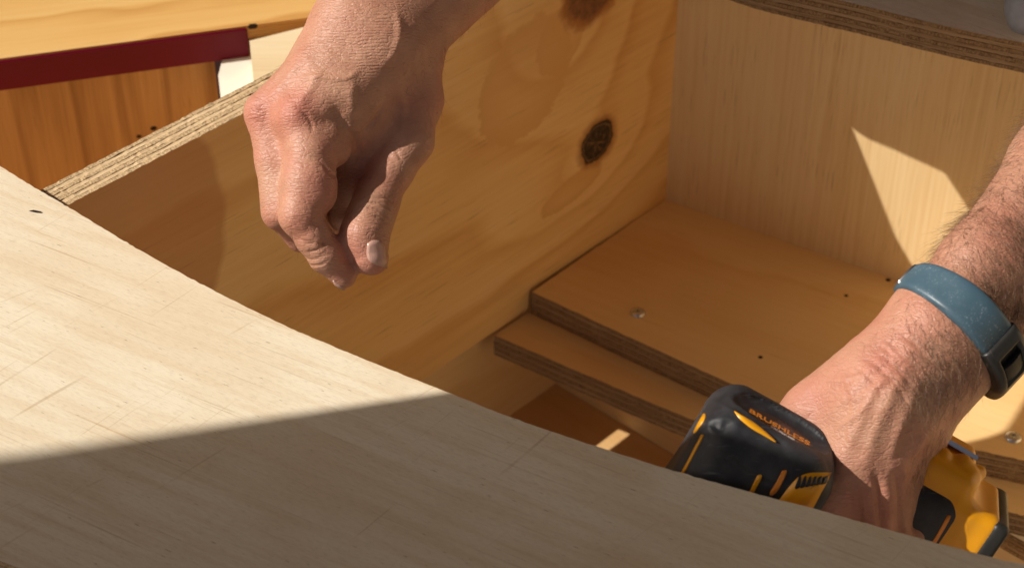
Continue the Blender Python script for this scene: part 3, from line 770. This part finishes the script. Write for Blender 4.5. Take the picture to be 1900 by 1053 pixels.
feB = [
    ([(1600, 660), (1640, 690), (1672, 728), (1690, 760)], 1.1, -.45), ([(1618, 645), (1660, 680), (1690, 715), (1712, 750)], 1.0, -.45), ([(1640, 628), (1680, 662), (1716, 700)], 1.1, -.45),
    ([(1584, 678), (1612, 700), (1640, 735)], 1.0, -.5), ([(1655, 605), (1700, 640), (1740, 690)], 1.2, -.6), ([(1630, 640), (1655, 655)], 1., -.5),
    ([(1700, 690), (1716, 720), (1722, 760)], 1.1, -.5), ([(1720, 690), (1734, 715), (1738, 750)], 1.1, -.5), ([(1740, 680), (1755, 712)], 1.1, -.5), ([(1760, 668), (1778, 700)], 1.1, -.45),
    ([(1658, 850), (1672, 868), (1678, 890)], 4., 1.5), ([(1622, 870), (1636, 930), (1640, 1020)], 2.4, -2.4), ([(1660, 870), (1672, 935), (1674, 1020)], 2.2, -2.2), ([(1580, 880), (1592, 940), (1590, 1020)], 2.4, -2.),
    ([(1700, 650), (1640, 760), (1600, 870)], 3.2, 1.2), ([(1690, 640), (1610, 750), (1555, 870)], 3.0, 1.0), ([(1712, 680), (1672, 790), (1645, 900)], 2.6, .9), ([(1660, 640), (1590, 710), (1530, 780)], 3.2, .6), ([(1720, 800), (1690, 850)], 2.4, .7), ([(1560, 690), (1585, 740), (1575, 800), (1600, 840)], 1.5, .6), ([(1640, 700), (1600, 760), (1545, 800)], 1.4, .5),
    ([(1500, 700), (1560, 705), (1620, 690)], 1.6, .5), ([(1560, 740), (1600, 735), (1650, 700)], 1.5, .5),
]
redB = [(1640, 668, 14, .75), (1500, 740, 16, .6), (1450, 735, 10, .6), (1560, 700, 20, .4), (1600, 900, 16, .2), (1650, 960, 14, .15), (1830, 420, 40, .25), (1700, 830, 14, .3)]
wrkB = [(1650, 660, 20, .8), (1700, 690, 18, .9), (1740, 700, 16, .9), (1600, 690, 16, .5), (1700, 780, 12, .5)]
hairB = [(1740, 680, 17, 1.), (1780, 650, 16, 1.), (1700, 720, 12, .7), (1850, 520, 18, .9), (1890, 560, 16, 1.), (1900, 430, 26, .7), (1840, 440, 20, .45), (1720, 850, 12, .4), (1770, 560, 14, .5)]
vB, qB, nB, rB, wB_, hB = sculpt(fB, [90, -145, -1010], [300, 165, -840], .70, 820, 1040, feB, redB, wrkB, hairB)

# ------------------------------------------------------------ the person: body, shirt, hair
EYE3 = np.eye(3)
SHA, SHB = pc(1000, -1150, 1200), pc(2050, -900, 1280)   # shoulders
ELB = (B_arm1[-1][0]+B_arm2[-1][0])/2
HEAD = pc(940, -775, 971)
def fBody(P):
    P = np.asarray(P, float)
    d = cap(P, SHA, (ELA+pc(1140, -440, 1160))/2, 52, 42)
    d = smin(d, cap(P, SHB, ELB, 52, 40), 10)
    d = smin(d, cap(P, (ELA+pc(1140, -440, 1160))/2, pc(905, -165, 1085), 43, 33), 8)
    d = smin(d, cap(P, ELB, pc(1990, 322, 945), 37, 28), 8)
    mid = (SHA+SHB)/2
    d = smin(d, cap(P, SHA, SHB, 70, 70), 30)
    d = smin(d, cap(P, mid, HEAD+np.array([0, 15, -40]), 62, 52), 20)
    d = smin(d, ell(P, HEAD, EYE3, (78, 92, 100)), 12)
    d = smin(d, cap(P, HEAD+np.array([0, -55, 60]), HEAD+np.array([0, -72, 72]), 16, 12), 14)   # nose
    d = smin(d, cap(P, HEAD+np.array([0, -70, 10]), HEAD+np.array([0, -74, 20]), 38, 30), 20)   # jaw
    for sx in (-1, 1): d = smin(d, ell(P, HEAD+np.array([sx*80, 0, -10]), EYE3, (9, 30, 20)), 5)
    return d
vC, qC = nets(fBody, [-160, 20, -1420], [620, 900, -830], 9.)
nC = grad(fBody, vC, 2.)
# forearm stumps between the sculpted part and the elbow are part of the fields themselves
allv = np.concatenate([vA, vB, vC])/1000.; q_all = np.concatenate([qA, qB+len(vA), qC+len(vA)+len(vB)])
person = thing('person', 'man leaning in, right hand pinching in mid air, left hand round the drill', 'person', CP+FW*.95)
me = mesh_np('body', allv, q_all)
z0 = np.zeros(len(vC))
for nm, arr in (('red', np.concatenate([rA, rB, z0])), ('wrinkle_a', np.concatenate([wA_, np.zeros(len(vB)), z0])), ('wrinkle_b', np.concatenate([np.zeros(len(vA)), wB_, z0])), ('hairy', np.concatenate([hA, hB, z0]))):
    at2 = me.attributes.new(nm, 'FLOAT', 'POINT'); at2.data.foreach_set('value', arr.astype(np.float32))
body = link('body', me, M_skin, person, MC)

# shirt
M_shirt = plain('grey_jersey', (.42, .43, .46), .9, .4, 2500, spec=.1)
HEM = pc(1905, 20, 1120)
def fShirt(P):
    P = np.asarray(P, float); mid = (SHA+SHB)/2
    d = smin(cap(P, SHA, SHA+(ELA-SHA)*.55, 68, 62), cap(P, SHB, SHB+(ELB-SHB)*.6, 68, 66), 10)
    d = smin(d, cap(P, SHA, SHB, 84, 84), 40)
    d = smin(d, cap(P, mid+np.array([0, 10, -60]), mid+np.array([20, 60, -420]), 150, 150), 60)
    d = smin(d, cap(P, pc(2010, -190, 1165), pc(1924, 18, 1130), 36, 20), 20)
    return d
vS, qS = nets(fShirt, [-160, 110, -1800], [720, 950, -900], 9.)
link('shirt', mesh_np('shirt', vS/1000., qS), M_shirt, person, MC)

M_headhair = plain('grey_brown_hair', (.12, .09, .07), .6, .6, 900, spec=.3, var=.3)
def fHair(P):
    P = np.asarray(P, float); q = P-HEAD
    return np.maximum(ell(P, HEAD+np.array([0, 6, -6]), EYE3, (84, 96, 104))+2.*vnoise(P, 1/12., 9), -(q@np.array([0, .62, -.78])+12))
vR, qR = nets(fHair, [HEAD[0]-105, HEAD[1]-120, HEAD[2]-130], [HEAD[0]+105, HEAD[1]+120, HEAD[2]+120], 5.)
link('hair', mesh_np('hair', vR/1000., qR), M_headhair, person, MC)

# thumb nail: a curved plate let into the tip of the thumb
def decal(name, px, f, w0, w1, mat, parent, raise_=.35, sink=.6, n_ring=3, crown=0., smooth_=True, flip=False):
    """a thin curved plate that follows a surface inside a closed outline"""
    out = resample(list(spline([np.array(p, float) for p in list(px)+[px[0]]], 4))[:-1], 4)[0:]
    c = np.mean(out, 0); v = []; fc = []; n = len(out)
    P = [hit(f, c[0], c[1], w0, w1)]; hs = [1.]
    for k in range(1, n_ring+1):
        for q in out:
            t = k/n_ring; P.append(hit(f, *(c+(q-c)*t), w0, w1)); hs.append(1-t*t)
    P = np.array(P); N = grad(f, P, .6)
    v = P+N*(raise_+crown*np.array(hs))[:, None]
    rim = P[-n:]-N[-n:]*sink
    v = np.concatenate([v, rim])
    for i in range(n): fc.append((0, 1+i, 1+(i+1) % n))
    for k in range(n_ring):
        a = 1+k*n; b = a+n
        for i in range(n): fc.append((a+i, b+i, b+(i+1) % n, a+(i+1) % n))
    me = mesh_from(name, v/1000., fc)
    bm = bmesh.new(); bm.from_mesh(me); bmesh.ops.recalc_face_normals(bm, faces=bm.faces[:]); bm.to_mesh(me); bm.free()
    return link(name, me, mat, parent, MC, smooth_)
decal('fingernail', [(681, 452), (690, 446), (703, 446), (712, 456), (715, 478), (717, 497), (708, 494), (694, 489), (684, 482), (680, 468)], fA, 900, 1100, M_nail, person, .55, 1.2, 3, .35)
decal('fingernail', [(618, 520), (628, 527), (640, 535), (636, 537), (622, 529)], fA, 900, 1100, M_nail, person, .3, .8, 2, .1)

# ------------------------------------------------------------ hairs: one tuft mesh, each hair a thin bent three-sided tube
M_hair = plain('body_hair', (.20, .115, .06), .35, spec=.6, var=.5)
def hairs(v, n, w, count, flow, lmin, lmax, rad, seed, lift=.35):
    rg = np.random.default_rng(seed); p = w/w.sum(); idx = rg.choice(len(v), count, p=p); V0 = []; F0 = []
    for i in idx:
        b = v[i]; nn = n[i]; t = flow-nn*(flow@nn); t = t/(np.linalg.norm(t)+1e-9); bt = np.cross(nn, t)
        a = rg.normal(0, .55); d = t*cos(a)+bt*sin(a); L = rg.uniform(lmin, lmax); lf = lift*rg.uniform(.4, 1.7); bend = rg.normal(0, .35)
        pts = []
        for k in range(5):
            s_ = k/4; pts.append(b-nn*.2+L*(d*s_+nn*(lf*s_-.28*lf*s_*s_)+bt*bend*s_*s_*.6))
        base = len(V0)
        for k, q in enumerate(pts):
            dr = pts[min(4, k+1)]-pts[max(0, k-1)]; dr = dr/np.linalg.norm(dr); e1 = np.cross(dr, [.3, .5, .81]); e1 /= np.linalg.norm(e1); e2 = np.cross(dr, e1)
            r = rad*(1-.75*k/4)
            for j in range(3): V0.append(q+r*(e1*cos(2.094*j)+e2*sin(2.094*j)))
        for k in range(4):
            for j in range(3):
                a0 = base+k*3; F0.append((a0+j, a0+(j+1) % 3, a0+3+(j+1) % 3, a0+3+j))
    return np.array(V0), np.array(F0)
axB = B_arm1[2][0]-B_arm1[0][0]; axB = axB/np.linalg.norm(axB)
armlen = (vB-B_arm1[0][0])@axB
offl = np.clip((armlen-2)/40, 0, 1)
wgt = hB**1.3+.10*offl+.0
Vh1, Fh1 = hairs(vB, nB, wgt+1e-6, 5200, -axB*.5+np.array([.45, -.6, 0]), 4, 12, .065, 3)
wl = np.clip(-(nB@np.array([.6, -.5, -.25])), 0, 1)*(armlen > 12)*(nB[:, 2] < .55)     # the outer rim of the forearm
Vh2, Fh2 = hairs(vB, nB, wl+1e-6, 1500, -axB*.8+np.array([-.3, .3, 0]), 6, 13, .055, 4, .6)
wA2 = hA**1.2+.03
Vh3, Fh3 = hairs(vA, nA, wA2, 520, np.array([-.1, -1, 0]), 3, 8, .05, 5, .5)
Vh = np.concatenate([Vh1, Vh2, Vh3]); Fh = np.concatenate([Fh1, Fh2+len(Vh1), Fh3+len(Vh1)+len(Vh2)])
hr = link('arm_hair', mesh_np('arm_hair', Vh/1000., Fh), M_hair, person, MC); tag(hr, kind='stuff')

# ------------------------------------------------------------ fitness band on the left wrist
sB = NT('blue_rubber'); co = sB.coord()
du = sB.noise(co, 900, 4, .75); dm = sB.noise(co, 60, 3, .6)
cB = sB.mix(sB.math('MULTIPLY', sB.range(du, .56, .66), sB.math('MULTIPLY', sB.range(dm, .44, .62), .65)), sB.mix(sB.range(dm, .3, .7), (.050, .098, .132), (.062, .116, .152)), (.36, .42, .46))
M_blue = sB.fin(cB, sB.range(dm, .3, .7, .36, .48), sB.bump(du, .12, .0003), .5)
M_case = plain('dark_rubber', (.022, .021, .019), .42, .15, 900)
M_screen = plain('smoked_screen', (.022, .021, .019), .55, .0, 500, spec=.2)
bandc = pc(1763, 613, WB, -12)
ax_ = (B_arm1[1][0]-B_arm1[0][0])+(B_arm2[1][0]-B_arm2[0][0]); ax_[2] *= .6; ax_ /= np.linalg.norm(ax_)
e1_ = np.array([.81, -.58, 0]); e1_ -= ax_*(e1_@ax_); e1_ /= np.linalg.norm(e1_); e2_ = np.cross(ax_, e1_)
if e2_[2] < 0: e2_ = -e2_
NTH = 240; ths = np.linspace(0, 2*pi, NTH, endpoint=False)
def skin_r(ths_, u):
    R = np.arange(4, 60, .25); out = []
    for t in ths_:
        P = bandc+ax_*u+R[:, None]*(cos(t)*e1_+sin(t)*e2_); d = fB(P); k = np.flatnonzero(d < 0); out.append(R[k[-1]] if len(k) else 20)
    return np.array(out)
rr = np.maximum.reduce([skin_r(ths, u) for u in (-7, 0, 7)])
for _ in range(10): rr = (np.roll(rr, 1)+2*rr+np.roll(rr, -1))/4
def band_patch(name, t0, t1, nt_, half, height, mat, parent, nu=26, inner=.25, closed=True):
    v = []; f = []
    for i in range(nt_+1):
        t = t0+(t1-t0)*i/nt_; r = np.interp(t % (2*pi), np.append(ths, 2*pi), np.append(rr, rr[0])); d = cos(t)*e1_+sin(t)*e2_; hw = half(t)
        for j in range(nu+1):
            u = -1+2*j/nu; v.append(bandc+ax_*u*hw+d*(r+height(t, u, i/nt_)))
        for j in range(nu+1):
            u = 1-2*j/nu; v.append(bandc+ax_*u*hw+d*(r+inner))
    m = 2*(nu+1)
    for i in range(nt_):
        for j in range(m): f.append((i*m+j, i*m+(j+1) % m, (i+1)*m+(j+1) % m, (i+1)*m+j))
    f.append(tuple(range(m))[::-1]); f.append(tuple(nt_*m+k for k in range(m)))
    me = mesh_from(name, np.array(v)/1000., f); bm = bmesh.new(); bm.from_mesh(me); bmesh.ops.recalc_face_normals(bm, faces=bm.faces[:]); bm.to_mesh(me); bm.free()
    return link(name, me, mat, parent, MC, True)
bandT = thing('fitness_band', 'blue rubber fitness band with dusty strap and dark module on the left wrist', 'fitness band', MC @ Vector(bandc/1000.))
D2 = pi/180
hw_ = lambda t: 10.2-3.6*min(1, max(0, (math.degrees(t)-105)/80))
edge_ = lambda u: max(0, 1-abs(u)**7)**.5
def strap_h(t, u, s_):
    a = math.degrees(t); return .4+edge_(u)*(2.3+1.3*exp(-((a-93)/26)**2))-.45*exp(-((a-121)/16)**2)*(1-u*u)
band_patch('strap', 67*D2, 352*D2, 110, hw_, strap_h, M_blue, bandT)
def case_h(t, u, s_):
    a = math.degrees(t); k = min(1, s_*9)*min(1, (1-s_)*7); hgt = 2.8+3.6*sqrt(max(0, 1-(1-k)**2))*.9
    q = (28 < a < 59.) and abs(u+.02) < .60
    if q: return hgt-3.6
    return .4+edge_(u)*hgt
band_patch('module_case', -8*D2, 68.5*D2, 90, lambda t: 11.2-2.4*max(0, (22-math.degrees(t))/32), case_h, M_case, bandT, nu=50)  # dark case colour stands in for shade on the band's blue rubber
band_patch('screen', 31*D2, 48*D2, 14, lambda t: 6.2, lambda t, u, s_: 4.6+1.1*(1-u*u), M_screen, bandT, nu=10, inner=1.5)
M_chrome = plain('bright_steel', (.74, .73, .70), .34, 0, 300, metal=1.)
band_patch('clasp', 160*D2, 178*D2, 14, lambda t: 7.2, lambda t, u, s_: 3.1*edge_(u)+.3, M_chrome, bandT, nu=12)

# ------------------------------------------------------------ cordless drill held in the left hand
drill = thing('cordless_drill', 'scuffed black and yellow cordless drill gripped in the left hand', 'drill', MC @ Vector(pc(1480, 900, 880)/1000.))
M_rub = NT('black_rubber'); co = M_rub.coord()
g1 = M_rub.noise(co, 1400, 3, .6); g2 = M_rub.noise(co, 55, 4, .65); g3 = M_rub.noise(M_rub.map(co, rot=(0, 0, .5), sc=(60, 500, 60)), 1, 3, .6)
cc_ = M_rub.mix(M_rub.range(g2, .42, .72), (.016, .017, .020), (.045, .046, .050))
cc_ = M_rub.mix(M_rub.math('MULTIPLY', M_rub.range(g3, .62, .74), .5), cc_, (.16, .16, .165))
M_rub = M_rub.fin(cc_, M_rub.range(g2, .3, .7, .50, .66), M_rub.bump(g1, .35, .0004), .45)
M_yel = plain('yellow_plastic', (.78, .34, .008), .36, .08, 700, spec=.5, var=.05)
M_lab = plain('brown_label', (.060, .034, .022), .3, 0, 600)
M_org = plain('orange_print', (.72, .25, .03), .4)
M_wht = plain('pale_print', (.62, .60, .58), .4)
ax = np.array([.872, -.486, .04]); ax /= np.linalg.norm(ax)
bx = np.array([-.44, -.84, -.38]); bx -= ax*(bx@ax); bx /= np.linalg.norm(bx)
cx = np.cross(ax, bx); cx = cx if cx[2] > 0 else -cx
REAR = pc(1451, 785, 866)                              # centre of the rear cap
AX = [ax, bx, cx]
hc = REAR+bx*72-cx*0
def dl(P): return (P-REAR)@np.array(AX).T
def fH(P):
    P = np.asarray(P, float); q = dl(P)
    t = np.clip(q[:, 1]/150, 0, 1)
    d = rbox(P, hc, AX, (32.5, 73, 29), 15)
    d = smin(d, rbox(P, REAR+bx*100, AX, (29, 60, 26), 20), 12)
    d = np.maximum(d, -(np.sqrt((q[:, 0]/25.5)**2+((q[:, 2]+1)/13.5)**2+(q[:, 1]/3.4)**2)-1)*3.2)   # sunk oval for the label
    gg = hit0
    return d
hit0 = 0
vH, qH = nets(fH, [hc[0]-95, hc[1]-95, hc[2]-70], [hc[0]+95, hc[1]+95, hc[2]+70], 1.1)
nH = grad(fH, vH); offH = np.zeros(len(vH))
for pts, wd_, dp in (([(1326, 790), (1334, 796), (1345, 790), (1352, 784)], 2.0, -1.3), ([(1310, 810), (1350, 846), (1400, 885), (1440, 900)], .9, -.5),
                     ([(1316, 782), (1335, 776), (1352, 778), (1350, 792), (1330, 800), (1316, 792)], 1.6, .55), ([(1368, 760), (1400, 782), (1450, 820)], 1.6, -.6),
                     ([(1350, 800), (1400, 850), (1470, 880), (1540, 870)], 5, -.9), ([(1310, 745), (1350, 757), (1370, 760)], 1.5, .4)):
    L = dense([hit(fH, x, y, 820, 990) for x, y in pts]); offH += dp*np.exp(-(dist_to(vH, L)/wd_)**2)
offH += .10*vnoise(vH, 1/6., 5)+.05*vnoise(vH, 1/2.5, 6)
vH = vH+nH*offH[:, None]
link('motor_housing', mesh_np('motor_housing', vH/1000., qH), M_rub, drill, MC)
def dec(name, px, mat, r=.35, par=None, f=fH, crown=0.): return decal(name, px, f, 820, 990, mat, par or drill, r, 1.2, 2, crown)
dec('accent_stripe', [(1362, 763), (1372, 768), (1400, 785), (1425, 805), (1440, 820), (1420, 809), (1394, 794), (1372, 776)], M_yel, .5, crown=.5)
dec('accent_stripe', [(1302, 806), (1305, 806), (1305, 810), (1286, 846), (1266, 884), (1261, 884), (1281, 846)], M_yel, .4)
dec('accent_stripe', [(1306, 767), (1309, 769), (1306, 780), (1290, 802), (1288, 800), (1296, 784)], M_yel, .4)
dec('accent_stripe', [(1405, 882), (1411, 880), (1413, 886), (1398, 914), (1388, 930), (1380, 930), (1392, 908)], M_yel, .4)
lv_ = dec('air_vent', [(1480, 885), (1500, 877), (1538, 876), (1540, 880), (1522, 915), (1500, 950), (1470, 950), (1436, 945), (1458, 910)], M_yel, .3)
for k in range(6):
    x0 = 1482+k*9.5; dec('vent_slot', [(x0, 884), (x0+4, 883), (x0+2, 902-k*1.5), (x0-7, 905-k*1.5), (x0-4, 894)], M_case, .6, lv_)
dec('latch', [(1452, 872), (1460, 874), (1446, 905), (1434, 918), (1428, 914), (1440, 895)], M_org, .2)
# label: an oval plate down in the recess, thin orange line and the lettering on it
lab_o = REAR+bx*2.6-cx*1
def plate(name, ra, rc, t, mat, par, hole=0, n=48):
    v = []; f = []
    for k in range(n):
        a = 2*pi*k/n; sx = abs(cos(a))**.75*np.sign(cos(a)); sy = abs(sin(a))**.75*np.sign(sin(a))
        for r_ in (1, hole): v.append(lab_o+ax*ra*r_*sx+cx*rc*(r_ if hole == 0 else (rc-ra*(1-hole))/rc)*sy-bx*t)
    for k in range(n): f.append((2*k, 2*((k+1) % n), 2*((k+1) % n)+1, 2*k+1))
    return link(name, mesh_from(name, np.array(v)/1000., f), mat, par, MC)
lab = plate('label', 22.8, 11.0, .0, M_lab, drill)
plate('label_line', 21.6, 10.0, .12, M_org, lab, .962)
def text(name, body_, o_, ex, ey, size, mat, par):
    cu_ = bpy.data.curves.new(name, 'FONT'); cu_.body = body_; cu_.size = size; cu_.align_x = 'CENTER'; cu_.align_y = 'CENTER'; cu_.extrude = .00006; cu_.offset = .00012
    tmp = bpy.data.objects.new(name, cu_); me = bpy.data.meshes.new_from_object(tmp); bpy.data.objects.remove(tmp)
    me.transform(MC.inverted() @ frame(np.array(MC @ Vector(o_/1000.)), *[np.array(MC.to_3x3() @ Vector(e)) for e in (ex, ey, np.cross(ex, ey))]))
    return link(name, me, mat, par, MC)
text('lettering', 'BRUSHLESS', lab_o-bx*.25+cx*.5, ax, -cx if np.cross(ax, -cx)@(-bx) > 0 else cx, .0062, M_org, lab)
text('lettering', 'BRUSHLESS', lab_o-bx*.2+cx*5.0+ax*2, ax, -cx if np.cross(ax, -cx)@(-bx) > 0 else cx, 0.0024, M_wht, lab)

# grip with its flared foot
BC = pc(1772, 960, 915)
def fG(P):
    P = np.asarray(P, float)
    d = cap(P, pc(1500, 872, 905), pc(1660, 940, 912), 17, 16)
    d = smin(d, rbox(P, BC-ax*19+bx*7, AX, (20, 27, 25), 13), 12)
    return d
vG, qG = nets(fG, [110, -190, -960], [240, -50, -850], 1.2)
link('grip', mesh_np('grip', vG/1000., qG), M_rub, drill, MC)
dec('accent_stripe', [(1757, 956), (1761, 955), (1763, 960), (1745, 992), (1730, 1015), (1724, 1014), (1742, 984)], M_org, .3, None, fG)
# battery pack
def fP(P):
    P = np.asarray(P, float)
    d = rbox(P, BC+bx*5-ax*18, AX, (14, 34, 22), 5)
    d = smin(d, rbox(P, BC+ax*6.5+bx*11, AX, (9.5, 28, 22), 5), 12)
    for x, y, w, r in ((1730, 838, 896, 3.6), (1749, 846, 895, 4.2), (1784, 862, 896, 5.4), (1795, 886, 895, 6.0), (1815, 876, 900, 3.8)):
        p = pc(x, y, w); d = smin(d, cap(P, p, p+bx*7-cx*3, r, r*.8), 3)
    return d
vP, qP = nets(fP, [150, -200, -985], [265, -40, -840], 1.1)
bat = link('battery_pack', mesh_np('battery_pack', vP/1000., qP), M_yel, drill, MC)
def fQ(P):
    P = np.asarray(P, float)
    return rbox(P, BC+ax*15.5+bx*11.5, AX, (4.2, 28, 22.6), 3)
vQ, qQ = nets(fQ, [150, -200, -985], [275, -40, -840], 1.1)
link('battery_base', mesh_np('battery_base', vQ/1000., qQ), M_case, bat, MC)
def obox(name, c, half, mat, par, r=.3):
    m = frame(np.array(MC @ Vector(c/1000.)), *[np.array(MC.to_3x3() @ Vector(e)) for e in (ax, bx, np.cross(ax, bx))])
    return boxm(name, [-h/1000. for h in half], [h/1000. for h in half], mat, par, m, r/1000.)
p0, p1 = pc(1716, 792, 903), pc(1814, 850, 903); dd_ = (p1-p0)
m_ = frame(np.array(MC @ Vector((p0+p1)/2000.)), *[np.array(MC.to_3x3() @ Vector(e)) for e in (dd_/np.linalg.norm(dd_), np.cross([0, 0, 1], dd_/np.linalg.norm(dd_)), (0, 0, 1))])
Lh = np.linalg.norm(dd_)/2000.
boxm('belt_clip', (-Lh, -.0011, -.006), (Lh, .0011, .001), M_chrome, drill, m_, .0004)
text('lettering', 'XR', BC+ax*10.5+bx*26+cx*22.15, -bx, ax, .0085, M_case, bat)

# ------------------------------------------------------------ unseen panel added to shade the near board, left of the camera
def sh_pt(px, py, dist): return onz(px, py, 0)+SUN*dist
a0, a1 = sh_pt(-40, 898, 1.40), sh_pt(866, 764, .50)
pln_n = np.cross(a1-a0, sh_pt(1700, 1010, .95)-a0); pln_n /= np.linalg.norm(pln_n)
def onplane_sun(p):
    t = float((a0-p)@pln_n)/float(SUN@pln_n); return p+SUN*t
pw = [a0, a1] + [onplane_sun(q) for q in (np.array([.004, .642, 0]), np.array([.03, .629, 0]), np.array([.07, .610, 0]), np.array([.104, .596, 0]), np.array([.1675, .570, 0]), np.array([.35, .50, 0]), np.array([.55, .20, 0]), np.array([.0, -.1, 0]), np.array([-.6, .1, 0]), np.array([-.5, .56, 0]))]
u_ = (a1-a0)/np.linalg.norm(a1-a0); v_ = np.cross(pln_n, u_)
mS = frame(a0, u_, v_, pln_n); mi = np.array(mS.inverted())
o2 = [tuple((mi @ np.append(p, 1))[:2]) for p in pw]
ar = sum(o2[i][0]*o2[(i+1) % len(o2)][1]-o2[(i+1) % len(o2)][0]*o2[i][1] for i in range(len(o2)))
if ar < 0: o2 = o2[::-1]
M_blocker = plain('dark_blocker_paint', (.10, .035, .035), .6, .2, 40)
sw = board('light_shaping_panel', o2, .02, mS, M_blocker, M_blocker, None, layers=1, jit=0); tag(sw, kind='structure')
# unseen tall panel added behind the man to keep sky light off the boards
bw = boxm('light_shaping_panel', (-4.5, 2.2, -1.2), (4.5, 2.4, 5.0), M_blocker, bev=0); tag(bw, kind='structure')
# unseen cream reflector added on the right to bounce sun onto the divider
ew = boxm('light_shaping_panel', (2.1, -2.2, -1.2), (2.3, 2.2, 1.2), plain('cream_bounce_paint', (.80, .72, .58), .9, .3, 25), bev=0); tag(ew, kind='structure')
# unseen slabs added overhead to cut the sky light
rf = boxm('sky_blocker', (.0, -1.6, 2.7), (3.2, 1.1, 2.8), M_blocker, bev=0); tag(rf, kind='structure')
rf = boxm('sky_blocker', (-4.0, 1.12, 2.2), (3.2, 2.2, 2.3), M_blocker, bev=0); tag(rf, kind='structure')
rf = boxm('sky_blocker', (-3.2, -1.6, 2.5), (-.02, .10, 2.6), M_blocker, bev=0); tag(rf, kind='structure')
